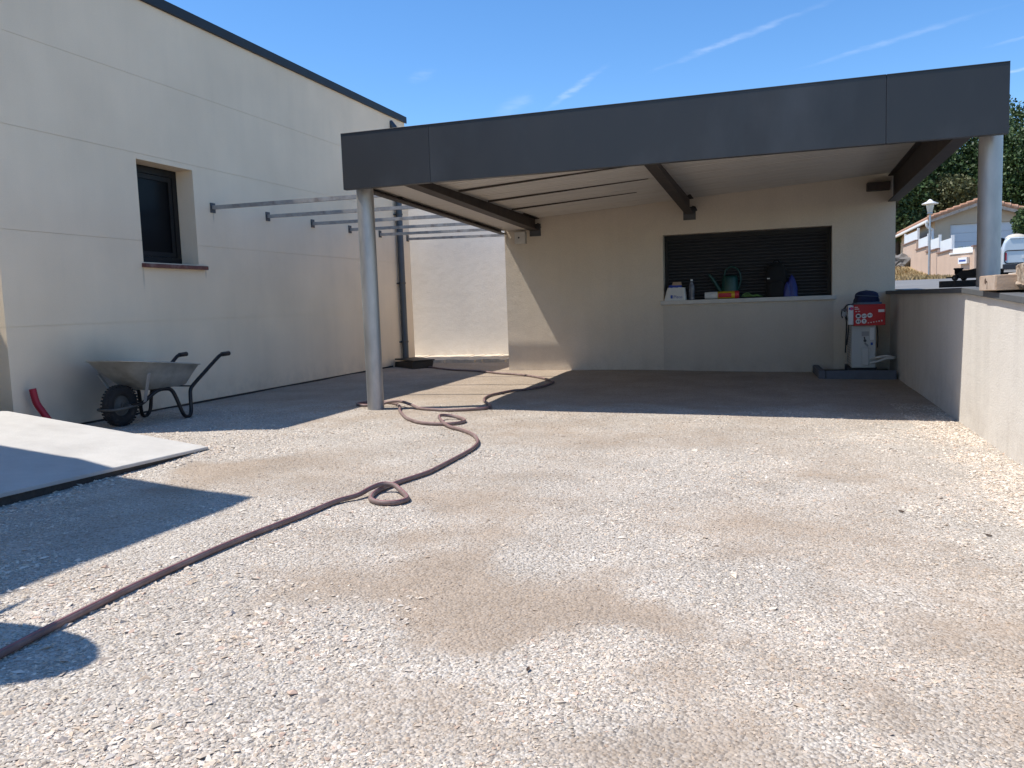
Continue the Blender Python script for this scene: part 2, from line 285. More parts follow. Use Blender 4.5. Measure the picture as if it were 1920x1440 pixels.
# ------------------------------------------------------------------ mesh helpers
WLOC = {}
class M:
    def __init__(s): s.v = []; s.f = []; s.sm = []
    def add(s, vs, fs, smooth=False):
        n = len(s.v); s.v += [tuple(v) for v in vs]; s.f += [tuple(i+n for i in f) for f in fs]; s.sm += [smooth]*len(fs); return s
    def box(s, x0, x1, y0, y1, z0, z1):
        return s.add([(x0,y0,z0),(x1,y0,z0),(x1,y1,z0),(x0,y1,z0),(x0,y0,z1),(x1,y0,z1),(x1,y1,z1),(x0,y1,z1)],
                     [(0,3,2,1),(4,5,6,7),(0,1,5,4),(1,2,6,5),(2,3,7,6),(3,0,4,7)])
    def hexa(s, p): return s.add(p, [(0,3,2,1),(4,5,6,7),(0,1,5,4),(1,2,6,5),(2,3,7,6),(3,0,4,7)])
    def bar(s, a, b, w, h, up=(0,0,1)):
        a = Vector(a); b = Vector(b); d = (b-a).normalized(); sd = d.cross(Vector(up)).normalized(); u = sd.cross(d)
        q = [(-w/2,-h/2),(w/2,-h/2),(w/2,h/2),(-w/2,h/2)]
        vs = [a+sd*x+u*y for x, y in q]+[b+sd*x+u*y for x, y in q]
        return s.add(vs, [(0,1,2,3),(7,6,5,4),(0,4,5,1),(1,5,6,2),(2,6,7,3),(3,7,4,0)])
    def tube(s, pts, r, n=12, cap=True, closed=False):
        P = [Vector(p) for p in pts]; k = len(P); rs = r if hasattr(r, '__len__') else [r]*k
        up = Vector((0,0,1)); rings = []
        prev = None
        for i in range(k):
            if closed: t = (P[(i+1)%k]-P[i-1]).normalized()
            else: t = (P[min(i+1,k-1)]-P[max(i-1,0)]).normalized()
            if prev is None:
                a = t.cross(up)
                if a.length < 1e-3: a = t.cross(Vector((1,0,0)))
                a.normalize()
            else:
                a = (prev-t*prev.dot(t)).normalized()
            prev = a; b = t.cross(a)
            rings.append([P[i]+(a*math.cos(2*math.pi*j/n)+b*math.sin(2*math.pi*j/n))*rs[i] for j in range(n)])
        vs = [v for rg in rings for v in rg]; fs = []
        for i in range(k if closed else k-1):
            i2 = (i+1)%k
            for j in range(n): fs.append((i*n+j, i*n+(j+1)%n, i2*n+(j+1)%n, i2*n+j))
        s.add(vs, fs, True)
        if cap and not closed:
            s.add(rings[0], [tuple(range(n))]); s.add(rings[-1], [tuple(reversed(range(n)))])
        return s
    def lathe(s, prof, c=(0,0,0), axis=(0,0,1), n=24, smooth=True):
        ax = Vector(axis).normalized(); a = ax.orthogonal().normalized(); b = ax.cross(a); c = Vector(c)
        vs = []; fs = []; k = len(prof)
        for r, h in prof:
            for j in range(n): vs.append(c+ax*h+(a*math.cos(2*math.pi*j/n)+b*math.sin(2*math.pi*j/n))*r)
        for i in range(k-1):
            for j in range(n): fs.append((i*n+j, i*n+(j+1)%n, (i+1)*n+(j+1)%n, (i+1)*n+j))
        return s.add(vs, fs, smooth)
    def prism(s, poly, a, b):
        """poly: list of 3D points, extruded from +a to +b (vectors)"""
        a = Vector(a); b = Vector(b); n = len(poly); vs = [Vector(p)+a for p in poly]+[Vector(p)+b for p in poly]
        return s.add(vs, [tuple(reversed(range(n))), tuple(range(n, 2*n))]+[(i,(i+1)%n,n+(i+1)%n,n+i) for i in range(n)])
def obj(name, mb, material, parent=None, bevel=0, seg=2, origin=None, attrs=None):
    vs = np.array(mb.v, float); lo = vs.min(0); hi = vs.max(0)
    c = np.array(origin) if origin is not None else np.array([(lo[0]+hi[0])/2, (lo[1]+hi[1])/2, lo[2]])
    me = bpy.data.meshes.new(name); me.from_pydata((vs-c).tolist(), [], mb.f)
    me.polygons.foreach_set('use_smooth', mb.sm)
    bm = bmesh.new(); bm.from_mesh(me)
    if bevel:
        bmesh.ops.remove_doubles(bm, verts=bm.verts, dist=1e-6)
        ed = [e for e in bm.edges if len(e.link_faces) == 2 and e.calc_face_angle(0) > .5]
        bmesh.ops.bevel(bm, geom=ed, offset=bevel, segments=seg, affect='EDGES', profile=.5, clamp_overlap=True)
    bmesh.ops.recalc_face_normals(bm, faces=bm.faces); bm.to_mesh(me); bm.free()
    if material: me.materials.append(MATS[material])
    o = bpy.data.objects.new(name, me); COL.objects.link(o)
    pl = WLOC.get(parent, np.zeros(3)) if parent else np.zeros(3)
    o.location = c-pl; WLOC[o] = c
    if parent: o.parent = parent
    return o
def empty(name, loc, label, cat, group=None):
    o = bpy.data.objects.new(name, None); COL.objects.link(o); o.location = loc; WLOC[o] = np.array(loc, float)
    o.empty_display_size = .1
    return tag(o, label, cat, group)
def tag(o, label, cat=None, group=None):
    o['label'] = label
    if cat: o['category'] = cat
    if group: o['group'] = group
    return o
def struct(o): o['kind'] = 'structure'; return o
def copy_tree(o, dloc, parent=None):
    c = o.copy(); COL.objects.link(c)
    if parent is None: c.location = Vector(o.location)+Vector(dloc); WLOC[c] = WLOC[o]+np.array(dloc)
    else: c.parent = parent; WLOC[c] = WLOC[o]+np.array(dloc)
    for ch in list(o.children): copy_tree(ch, dloc, c)
    return c
def text_mesh(txt, size, name, material, loc, rot, parent, shear=0):
    cu = bpy.data.curves.new('lettering', 'FONT'); cu.body = txt; cu.size = size; cu.align_x = 'CENTER'; cu.align_y = 'CENTER'; cu.shear = shear; cu.extrude = .0004; cu.resolution_u = 3
    t = bpy.data.objects.new('lettering', cu); COL.objects.link(t); bpy.context.view_layer.update()
    me = bpy.data.meshes.new_from_object(t.evaluated_get(bpy.context.evaluated_depsgraph_get())); bpy.data.objects.remove(t)
    me.materials.clear(); me.materials.append(MATS[material])
    o = bpy.data.objects.new(name, me); COL.objects.link(o)
    pl = WLOC.get(parent, np.zeros(3)); o.location = np.array(loc)-pl; o.rotation_euler = rot; WLOC[o] = np.array(loc); o.parent = parent
    return o
def spline(pts, sub=6):
    P = [np.array(p, float) for p in pts]; out = []
    for i in range(len(P)-1):
        p0 = P[max(i-1,0)]; p1 = P[i]; p2 = P[i+1]; p3 = P[min(i+2,len(P)-1)]
        for k in range(sub):
            t = k/sub
            out.append(.5*((2*p1)+(-p0+p2)*t+(2*p0-5*p1+4*p2-p3)*t*t+(-p0+3*p1-3*p2+p3)*t**3))
    out.append(P[-1]); return out
_tab = rng.random((64, 64))
def vnoise(x, y):
    xi = np.floor(x).astype(int); yi = np.floor(y).astype(int); fx = x-xi; fy = y-yi
    fx = fx*fx*(3-2*fx); fy = fy*fy*(3-2*fy)
    a = _tab[xi%64, yi%64]; b = _tab[(xi+1)%64, yi%64]; c = _tab[xi%64, (yi+1)%64]; d = _tab[(xi+1)%64, (yi+1)%64]
    return (a*(1-fx)+b*fx)*(1-fy)+(c*(1-fx)+d*fx)*fy
def fbm(x, y, o=4):
    s = 0; a = .5; t = 0
    for i in range(o): s = s+a*vnoise(x*2**i+7.3*i, y*2**i+3.1*i); t += a; a *= .55
    return s/t

# ------------------------------------------------------------------ ground
def yard_z(x, y):
    x = np.asarray(x, float); y = np.asarray(y, float)
    return -.02*np.clip(x+2.7, 0, None)+.022*(fbm(x*1.1+9, y*1.1+4, 3)-.5)*np.clip((y-1)/3, .3, 1)
DIRT = [(-1.29,6.28,1.02,1.0),(-3.15,4.65,0.66,0.6),(-3.62,4.50,0.4,0.5),(-1.33,4.07,0.5,0.4),(-0.06,4.27,0.45,0.4),(-1.31,3.01,0.42,0.4),(-0.95,3.01,0.45,0.33),
        (-0.45,2.56,0.32,0.3),(-0.71,2.73,0.3,0.3),(0.61,2.95,0.28,0.42),(-1.05,1.92,0.3,0.22),(-0.42,1.91,0.25,0.18),(-1.74,2.45,0.25,0.27),(-0.25,3.26,0.25,0.23),(-3.85,7.29,0.34,0.63),(0.30,5.4,0.6,0.3),(0.12,2.24,0.2,0.18)]
WHITE = [(-0.74,2.32,0.2,0.2),(-0.62,3.53,0.33,0.36),(-1.79,3.48,0.25,0.25),(-2.19,1.96,0.4,0.5),(-1.48,2.07,0.4,0.36),(0.86,4.08,0.34,0.47),(0.84,4.55,0.36,0.5),(1.32,6.29,0.42,1.1),
         (-2.60,3.28,0.4,0.5),(0.08,2.94,0.27,0.26),(-0.52,5.49,0.62,0.5),(-2.25,2.66,0.25,0.25),(-5.2,5.85,1.0,0.5),(-2.11,5.52,0.5,0.45),(1.35,5.0,.35,1.3),(-4.0,5.0,.25,1.2)]
def dirt_at(x, y):
    wx = x+1.1*(fbm(x*1.9+3, y*1.9, 4)-.5); wy = y+1.1*(fbm(x*1.9, y*1.9+17, 4)-.5)
    d = .26+.75*(fbm(x*1.3+5, y*1.3+2, 5)-.5)+.5*(fbm(x*4.7+1, y*4.7+8, 4)-.5)
    for cx, cy, rx, ry in DIRT: d = d+.40*np.exp(-(((wx-cx)/rx)**2+((wy-cy)/ry)**2)*.75)
    for cx, cy, rx, ry in WHITE: d = d-.55*np.exp(-(((wx-cx)/rx)**2+((wy-cy)/ry)**2)*1.1)
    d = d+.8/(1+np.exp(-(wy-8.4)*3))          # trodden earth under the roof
    return np.clip(d, 0, 1)
xs = np.concatenate([np.linspace(-9, -5, 40, endpoint=False), np.linspace(-5, 1.62, 170)])
ys = np.concatenate([np.linspace(-4, .8, 16, endpoint=False), np.linspace(.8, 8, 190, endpoint=False), np.linspace(8, 14.4, 80)])
X, Y = np.meshgrid(xs, ys); Z = yard_z(X, Y); nx = len(xs); ny = len(ys)
g = M(); g.v = np.stack([X.ravel(), Y.ravel(), Z.ravel()], 1).tolist()
g.f = [(j*nx+i, j*nx+i+1, (j+1)*nx+i+1, (j+1)*nx+i) for j in range(ny-1) for i in range(nx-1)]; g.sm = [True]*len(g.f)
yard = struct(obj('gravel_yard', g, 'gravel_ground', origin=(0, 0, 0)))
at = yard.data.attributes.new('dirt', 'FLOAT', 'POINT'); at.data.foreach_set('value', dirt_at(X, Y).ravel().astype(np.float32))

# land around: the plot is cut into a slope, the street side lies about a metre higher
TY = [-60, 8, 13, 33, 40, 45, 50, 70, 120, 400]; TZ = [.86, .93, 1.0, 1.42, 1.62, 2.0, 2.6, 3.4, 8, 14]
def tz(y): return float(np.interp(y, TY, TZ))
t = M()
def strip(x0, x1, ylist, zf):
    for a, b in zip(ylist[:-1], ylist[1:]):
        t.add([(x0,a,zf(a)),(x1,a,zf(a)),(x1,b,zf(b)),(x0,b,zf(b))], [(0,1,2,3)])
strip(1.86, 260, TY, tz)
strip(-260, 1.86, [16.8]+TY[3:], tz)
t.add([(-260,-60,-.25),(1.86,-60,-.25),(1.86,16.8,-.25),(-260,16.8,-.25)], [(0,1,2,3)])
t.add([(1.86,-60,-.25),(1.86,16.8,-.25),(1.86,16.8,tz(16.8)),(1.86,8,.93),(1.86,-60,.86)], [(0,1,2,3,4)])
t.add([(-260,16.8,-.25),(1.86,16.8,-.25),(1.86,16.8,tz(16.8)),(-260,16.8,tz(16.8))], [(0,1,2,3)])
struct(obj('terrain', t, 'dry_grass', origin=(0, 0, 0)))
r = M(); yl = [-40, 0, 8, 10.5, 13, 20, 27, 33.0]
for a, b in zip(yl[:-1], yl[1:]): r.add([(2.1,a,tz(a)+.012),(60,a,tz(a)+.012),(60,b,tz(b)+.012),(2.1,b,tz(b)+.012)], [(0,1,2,3)])
struct(obj('road', r, 'asphalt', origin=(0, 0, 0)))
r = M()
for a, b in ((33.0, 36), (36, 38.4), (38.4, 42), (42, 44.4)): r.add([(7.5,a,tz(a)+.012),(12.5,a,tz(a)+.012),(12.5,b,tz(b)+.012),(7.5,b,tz(b)+.012)], [(0,1,2,3)])
struct(obj('driveway', r, 'asphalt', origin=(0, 0, 0)))

# loose crushed stone: thousands of little chips, one mass
def stones():
    parts = []
    def region(x0, x1, y0, y1, dens, smin, smax, clean=0):
        n = int((x1-x0)*(y1-y0)*dens); x = rng.uniform(x0, x1, n); y = rng.uniform(y0, y1, n)
        keep = np.ones(n, bool)
        keep &= ~((x < -4.26) & (y > 1) & (y < 5.36))                      # under the ramp
        d = np.clip(dirt_at(x, y)-clean, 0, 1); keep &= rng.random(n) < np.clip(1.1-.75*d, .42, 1)*np.clip((fbm(x*3.1, y*3.1, 4)-.30)*3.4, .25, 1)
        x = x[keep]; y = y[keep]; d = d[keep]
        s = smin+(smax-smin)*rng.random(len(x))**3.6
        s = s*(1.05-.42*d); parts.append((x, y, s, d))
    region(-3.4, 1.3, .9, 2.7, 17500, .0026, .0092)
    region(-4.2, 1.45, 2.7, 4.2, 10500, .003, .0095)
    region(-4.4, 1.5, 4.2, 6.2, 4800, .004, .0105)
    region(-6.6, -4.2, 5.3, 6.2, 2600, .006, .013)
    region(-6.6, 1.5, 6.2, 8.2, 1900, .006, .013)
    region(1.1, 1.5, 2.5, 9.0, 5200, .005, .014, .35)                      # clean chippings swept against the wall
    region(-4.30, -4.02, 2.5, 5.5, 3600, .006, .019, .35)                  # and along the ramp
    region(-3.2, -1.2, 1.2, 2.8, 900, .009, .017, .5)                      # bigger flat chips near the camera
    region(-4.4, 1.5, 1.4, 6.5, 60, .010, .019)
    region(-6.5, -3.9, 8.2, 12.6, 250, .006, .013); region(-3.9, 1.5, 12.2, 12.56, 700, .006, .012)
    x = np.concatenate([p[0] for p in parts]); y = np.concatenate([p[1] for p in parts]); s = np.concatenate([p[2] for p in parts]); d = np.concatenate([p[3] for p in parts]); n = len(x)
    octa = np.array([(1,0,0),(0,1,0),(-1,0,0),(0,-1,0),(0,0,1),(0,0,-1)], float)
    tri = np.array([(0,1,4),(1,2,4),(2,3,4),(3,0,4),(1,0,5),(2,1,5),(3,2,5),(0,3,5)])
    V = octa[None]*(.62+.75*rng.random((n,6,1)))+.22*rng.standard_normal((n,6,3))
    V *= np.stack([np.ones(n)*1.15, .65+.35*rng.random(n), .26+.24*rng.random(n)], 1)[:, None, :]
    a = rng.random(n)*2*np.pi; tl = rng.standard_normal(n)*.17; tl2 = rng.standard_normal(n)*.17
    ca, sa = np.cos(tl), np.sin(tl); y_, z_ = V[:,:,1]*ca[:,None]-V[:,:,2]*sa[:,None], V[:,:,1]*sa[:,None]+V[:,:,2]*ca[:,None]
    ca, sa = np.cos(tl2), np.sin(tl2); x_, z_ = V[:,:,0]*ca[:,None]+z_*sa[:,None], -V[:,:,0]*sa[:,None]+z_*ca[:,None]
    ca, sa = np.cos(a), np.sin(a); xx, yy = x_*ca[:,None]-y_*sa[:,None], x_*sa[:,None]+y_*ca[:,None]
    W = np.stack([xx, yy, z_], 2)*s[:,None,None]
    W[:,:,0] += x[:,None]; W[:,:,1] += y[:,None]; W[:,:,2] += (yard_z(x, y)+s*.10)[:,None]
    me = bpy.data.meshes.new('gravel'); nv = n*6; nf = n*8
    me.vertices.add(nv); me.vertices.foreach_set('co', W.reshape(-1).astype(np.float32))
    idx = (tri[None]+(np.arange(n)*6)[:,None,None]).reshape(-1)
    me.loops.add(nf*3); me.loops.foreach_set('vertex_index', idx.astype(np.int32))
    me.polygons.add(nf); me.polygons.foreach_set('loop_start', (np.arange(nf)*3).astype(np.int32))
    me.update(calc_edges=True); me.shade_flat()
    pal = np.array([(.67,.605,.53),(.59,.52,.445),(.74,.69,.62),(.54,.45,.36),(.49,.435,.385),(.63,.55,.45),(.38,.33,.285),(.58,.44,.36)])
    pr = np.array([.26,.2,.18,.1,.09,.11,.03,.03]); ci = rng.choice(len(pal), n, p=pr)
    c = pal[ci]*np.array((1.03,1.0,.965))*(.80+.29*rng.random((n,1)))
    dirtc = np.array((.40,.305,.222)); k = np.clip(d*1.35-.2, 0, .85)[:,None]; c = c*(1-k)+dirtc*k
    cc = np.concatenate([np.repeat(c, 6, 0), np.ones((nv,1))], 1).astype(np.float32)
    ca_ = me.attributes.new('col', 'FLOAT_COLOR', 'POINT'); ca_.data.foreach_set('color', cc.reshape(-1))
    me.materials.append(MATS['stone_chips'])
    o = bpy.data.objects.new('gravel', me); COL.objects.link(o)
    tag(o, 'loose pale crushed stone chippings strewn over the yard', 'gravel'); o['kind'] = 'stuff'
    print('stones', n, 'tris', nf)
stones()

# ------------------------------------------------------------------ the house on the left
XH = -6.63; HZ = 4.56
house = empty('house', (XH, 10, 0), 'large cream rendered flat-roofed house on the left with black roof edge', 'house')
m = M(); m.box(-15, XH-.35, 5.80, 14.58, -.3, HZ-.02)
m.box(-15, XH-.0085, 5.748, 7.526, -.3, HZ-.02); m.box(-15, XH-.0085, 8.454, 14.592, -.3, HZ-.02)
m.box(XH-.36, XH-.009, 7.526, 8.454, -.3, 1.656); m.box(XH-.36, XH-.009, 7.526, 8.454, 2.784, HZ-.02)
obj('wall_core', m, 'house_render', house)
bands = [(-.25, 1.005), (1.0085, 1.89), (1.8935, 2.84), (2.8435, 3.68), (3.6835, HZ)]
WY0, WY1, WZ0, WZ1 = 7.53, 8.45, 1.66, 2.78
for z0, z1 in bands:
    m = M(); a = max(z0, WZ0); b_ = min(z1, WZ1)
    def seg(y0, y1, q0, q1): m.box(XH-.02, XH, y0, y1, q0, q1)
    if b_ <= a: seg(5.74, 14.60, z0, z1)
    else:
        # one outline with the window notch, no seams
        seg(5.74, WY0, z0, z1); seg(WY1, 14.60, z0, z1)
        if a > z0: seg(WY0, WY1, z0, a)
        if b_ < z1: seg(WY0, WY1, b_, z1)
    m.box(-15, XH-.02, 5.74, 5.76, z0, z1); m.box(-15, XH-.02, 14.58, 14.60, z0, z1)
    obj('render_band', m, 'house_render', house)
m = M(); m.box(-15, XH+.035, 5.70, 14.64, HZ+.002, HZ+.075); m.box(XH+.012, XH+.035, 5.70, 14.64, HZ-.045, HZ+.002); m.box(-15, XH+.012, 5.70, 5.725, HZ-.045, HZ+.002)
obj('roof_coping', m, 'roof_coping', house, bevel=.004, seg=1)
# window: reveals come from the wall core, dark frame set back
win = obj('window', M().box(XH-.30, XH-.24, WY0, WY0+.075, WZ0, WZ1).box(XH-.30, XH-.24, WY1-.075, WY1, WZ0, WZ1).box(XH-.30, XH-.24, WY0+.075, WY1-.075, WZ1-.08, WZ1).box(XH-.30, XH-.24, WY0+.075, WY1-.075, WZ0, WZ0+.09), 'window_black', house)
m = M(); y0, y1, z0, z1 = WY0+.08, WY1-.08, WZ0+.095, WZ1-.085
m.box(XH-.285, XH-.25, y0, y0+.055, z0, z1).box(XH-.285, XH-.25, y1-.055, y1, z0, z1).box(XH-.285, XH-.25, y0+.055, y1-.055, z1-.055, z1).box(XH-.285, XH-.25, y0+.055, y1-.055, z0, z0+.055)
obj('sash', m, 'window_black', win)
obj('pane', M().box(XH-.275, XH-.268, y0+.05, y1-.05, z0+.05, z1-.05), 'pane_dark', win)
sill = obj('window_sill', M().hexa([(XH-.24,7.50,1.615),(XH+.055,7.50,1.60),(XH+.055,8.56,1.60),(XH-.24,8.56,1.615),(XH-.24,7.50,1.668),(XH+.055,7.50,1.645),(XH+.055,8.56,1.645),(XH-.24,8.56,1.668)]), 'sill_tile', house, bevel=.006)
sill['label'] = 'reddish brown stained window sill'
# downpipe near the far corner
dp = obj('downpipe', M().tube([(XH+.075, 14.02, .12), (XH+.075, 14.02, 4.3)], .058, 16).tube([(XH+.075,14.02,4.3),(XH-.02,14.02,4.42)], .058, 12), 'downpipe_zinc', house)
for z in (.42, 1.5, 2.75, 3.9):
    obj('bracket', M().tube([(XH+.075, 14.02, z), (XH+.075, 14.02, z+.03)], .066, 16).box(XH, XH+.03, 13.93, 14.11, z, z+.025), 'bracket_steel', dp)
obj('base_gap_line', M().box(XH+.0005, XH+.014, 5.9, 13.6, -.1, .022), 'black_plastic', house)  # black strip put in for the dark gap line along the wall foot
# wing of the same house, standing left of the photographer
m = M(); pz = HZ
poly = [(-15,-2,0),(-5.19,-2,0),(-5.19,3.24,0),(-6.9,3.77,0),(-15,3.77,0)]
m.prism(poly, (0,0,-.3), (0,0,HZ)); obj('front_wing', m, 'house_render', house)
m = M(); m.prism([(-15.02,-2,0),(-5.16,-2,0),(-5.16,3.27,0),(-6.9,3.80,0),(-15.02,3.80,0)], (0,0,HZ+.002), (0,0,HZ+.075)); obj('wing_coping', m, 'roof_coping', house)
m = M(); m.box(-15, -8.35, 3.77, 5.74, -.3, HZ-.3); obj('porch_wall', m, 'house_render', house)

# ramp up to the porch
def ramp_z(x): return .045+(-4.23-x)*.128
m = M(); x0 = -8.3
m.hexa([(x0,2.0,-.1),(-4.24,2.0,-.1),(-4.24,5.33,-.1),(x0,5.33,-.1),(x0,2.0,ramp_z(-6.3)),(-4.24,2.0,ramp_z(-4.24)-.012),(-4.24,5.33,ramp_z(-4.24)-.032),(x0,5.33,ramp_z(-6.3)-.02)])
rp = struct(obj('entrance_ramp', M().add([(-8.3,2.0,.31),(-6.3,2.0,.31),(-4.22,2.0,.125),(-4.22,5.34,.030),(-6.3,5.40,.29),(-8.3,5.40,.29),
                                          (-8.3,2.0,.272),(-6.3,2.0,.272),(-4.22,2.0,.090),(-4.22,5.34,.008),(-6.3,5.40,.262),(-8.3,5.40,.262)],
                                         [(0,1,4,5),(1,2,3,4),(6,11,10,7),(7,10,9,8),(0,6,7,1),(1,7,8,2),(2,8,9,3),(3,9,10,4),(4,10,11,5),(5,11,6,0)]), 'concrete_slab', bevel=.004, seg=1))
obj('slab_base', M().add([(-8.3,2.0,.272),(-6.3,2.0,.272),(-4.235,2.0,.089),(-4.235,5.31,.007),(-6.3,5.37,.26),(-8.3,5.37,.26),
                          (-8.3,2.0,-.2),(-6.3,2.0,-.2),(-4.26,2.0,-.2),(-4.26,5.31,-.2),(-6.3,5.37,-.2),(-8.3,5.37,-.2)],
                         [(0,1,4,5),(1,2,3,4),(6,11,10,7),(7,10,9,8),(0,6,7,1),(1,7,8,2),(2,8,9,3),(3,9,10,4),(4,10,11,5),(5,11,6,0)]), 'slab_edge', rp)

# red corrugated conduit at the near corner of the house
pts = spline([(-6.42,5.99,-.05),(-6.44,5.97,.07),(-6.49,5.93,.20),(-6.53,5.90,.30),(-6.545,5.885,.43)], 14)
n = len(pts); obj_c = M().tube(pts, [.034 if (i % 2) else .029 for i in range(n)], 14)
tag(obj('corrugated_conduit', obj_c, 'red_conduit'), 'red corrugated plastic conduit sticking out of the ground at the house corner', 'conduit')

# low rendered wall closing the passage between the house and the outbuilding
fw = empty('boundary_wall', (-5.5, 15.8, 0), 'pale grey rendered wall at the end of the passage beside the carport', 'wall')
obj('wall', M().box(-9.2, -3.0, 15.70, 15.95, -.3, 3.7), 'pale_render', fw)
fm = M(); k = 40; xx = np.linspace(-9.0, -4.2, k)
for i in range(k-1):
    d0 = 14.68+.05*math.sin(i*1.3)+random.uniform(-.03,.03); d1 = d0+random.uniform(-.02,.02)
    z = .035+random.uniform(-.008,.010)
    fm.hexa([(xx[i],d0,-.2),(xx[i+1],d1,-.2),(xx[i+1],15.705,-.2),(xx[i],15.705,-.2),(xx[i],d0+.03,z),(xx[i+1],d1+.03,z),(xx[i+1],15.705,z+.03),(xx[i],15.705,z+.03)])
obj('footing', fm, 'foundation', fw)

# ------------------------------------------------------------------ outbuilding behind the carport
YB = 12.57; BX0, BX1 = -4.07, 1.59
WX0, WX1, SZ0, SZ1 = -1.59, .775, 1.03, 2.0
ob = empty('outbuilding', (-1.2, YB, 0), 'beige rendered outbuilding wall at the back of the carport', 'building')
m = M()
m.box(BX0, WX0, YB, 16.2, -.3, 2.78); m.box(WX1, BX1, YB, 16.2, -.3, 2.78)
m.box(WX0, WX1, YB, YB+.34, -.3, SZ0-.02); m.box(WX0, WX1, YB, YB+.34, SZ1, 2.78)
m.box(WX0, WX1, YB+.34, 16.2, -.3, 2.78)
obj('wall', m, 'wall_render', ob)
ip = obj('infill_panel', M().box(WX0-.01, WX1+.02, YB-.008, YB+.01, -.25, SZ0-.09), 'panel_render', ob); ip['label'] = 'smoother grey rendered infill panel below the window'
obj('window_sill', M().box(WX0-.04, WX1+.05, YB-.055, YB+.26, SZ0-.065, SZ0-.005), 'sill_white', ob, bevel=.006)
rs_ = obj('roller_shutter', M().box(WX0, WX0+.05, YB+.20, YB+.27, SZ0-.004, SZ1-.002).box(WX1-.05, WX1, YB+.20, YB+.27, SZ0-.004, SZ1-.002).box(WX0+.05, WX1-.05, YB+.19, YB+.28, SZ1-.07, SZ1-.002).box(WX0+.05, WX1-.05, YB+.245, YB+.27, SZ0-.004, SZ1-.07), 'window_black', ob)
sp = (SZ1-.07-SZ0)/19
s0 = None
for i in range(19):
    z = SZ0+i*sp
    if s0 is None:
        s0 = obj('slat', M().prism([(WX0+.05,YB+.244,z+.003),(WX0+.05,YB+.238,z+.006),(WX0+.05,YB+.202,z+sp-.018),(WX0+.05,YB+.204,z+sp-.010),(WX0+.05,YB+.244,z+sp-.004)], (0,0,0), (WX1-WX0-.10,0,0)), 'shutter', rs_)
    else:
        c = s0.copy(); COL.objects.link(c); c.location.z = s0.location.z+i*sp
# ------------------------------------------------------------------ carport
YF = 7.47
cp = empty('carport', (-1.2, 10, 0), 'flat-roofed carport with anthracite fascia on round galvanised steel posts', 'carport')
def ceil_z(x, y): return 2.374+.057*(x+3.59)+.006*(YB-y)
FX = [-4.085, -3.145, .868, 1.748]
for i in range(3):
    a = FX[i]+(.0012 if i else 0); b = FX[i+1]-(.0012 if i < 2 else 0)
    m = M().box(a, b, YF, YF+.03, 2.246, 2.785).box(a, b, YF+.03, YF+.07, 2.246, 2.258)
    if i == 0: m.box(a, a+.03, YF+.03, YF+.12, 2.26, 2.785)
    if i == 2: m.box(b-.03, b, YF+.03, YF+.12, 2.26, 2.785)
    m.box(a, b, YF-.004, YF+.12, 2.7855, 2.793)
    obj('fascia_panel', m, 'anthracite', cp, bevel=.0015, seg=1)
obj('fascia_backing', M().box(FX[0]+.035, FX[3]-.035, YF+.032, YF+.06, 2.28, 2.77), 'brown_steel', cp)
for (x, zb, zt) in ((-4.03, -.05, 2.33), (1.70, 1.06, 2.33)):
    p_ = obj('post', M().tube([(x, YF+.35, zb), (x, YF+.35, zt)], .088, 32), 'galvanised', cp)
    obj('head_plate', M().box(x-.11, x+.11, YF+.24, YF+.46, zt-.004, zt+.012), 'bracket_steel', p_)
# steel joists, front to back: web and two flanges
def joist(x, z0f, z0b, h, wf, name='joist', y0=YF+.10, y1=YB-.01):
    m = M()
    def pr(xa, xb, za, zb): m.hexa([(xa,y0,z0f+za),(xb,y0,z0f+za),(xb,y1,z0b+za),(xa,y1,z0b+za),(xa,y0,z0f+zb),(xb,y0,z0f+zb),(xb,y1,z0b+zb),(xa,y1,z0b+zb)])
    pr(x-wf/2, x+wf/2, 0, .012); pr(x-.005, x+.005, .012, h-.012); pr(x-wf/2, x+wf/2, h-.012, h)
    o = obj(name, m, 'brown_steel', cp)
    return o
j1 = joist(-3.56, 2.315, 2.185, .19, .14); j2 = joist(-1.19, 2.43, 2.285, .23, .12); j3 = joist(1.56, 2.36, 2.275, .36, .14)
for j, x, z in ((j1, -3.56, 2.12), (j2, -1.19, 2.22)):
    obj('wall_plate', M().box(x-.09, x+.09, YB-.016, YB-.001, z-.02, z+.17), 'bracket_steel', j)
    obj('bolt', M().tube([(x+.11, YB-.07, z+.10), (x+.085, YB-.07, z+.155), (x+.05, YB-.03, z+.17)], .012, 8), 'bracket_steel', j)
obj('stub_beam', M().box(1.21, 1.50, YB-.18, YB-.04, 2.425, 2.535), 'brown_steel', cp, bevel=.005)
# edge channel on the passage side
m = M(); y0, y1 = YF+.12, YB-.02
m.hexa([(-4.12,y0,2.30),(-4.03,y0,2.30),(-4.03,y1,2.155),(-4.12,y1,2.155),(-4.12,y0,2.312),(-4.03,y0,2.312),(-4.03,y1,2.167),(-4.12,y1,2.167)])
m.hexa([(-4.12,y0,2.312),(-4.112,y0,2.312),(-4.112,y1,2.167),(-4.12,y1,2.167),(-4.12,y0,2.44),(-4.112,y0,2.44),(-4.112,y1,2.36),(-4.12,y1,2.36)])
obj('soffit_panel', M().hexa([(-4.10,y0,2.350),(-3.635,y0,2.335),(-3.635,y1,2.205),(-4.10,y1,2.215),(-4.10,y0,2.362),(-3.635,y0,2.347),(-3.635,y1,2.217),(-4.10,y1,2.227)]), 'ceiling_sheet', cp)
obj('edge_beam', m, 'brown_steel', cp)
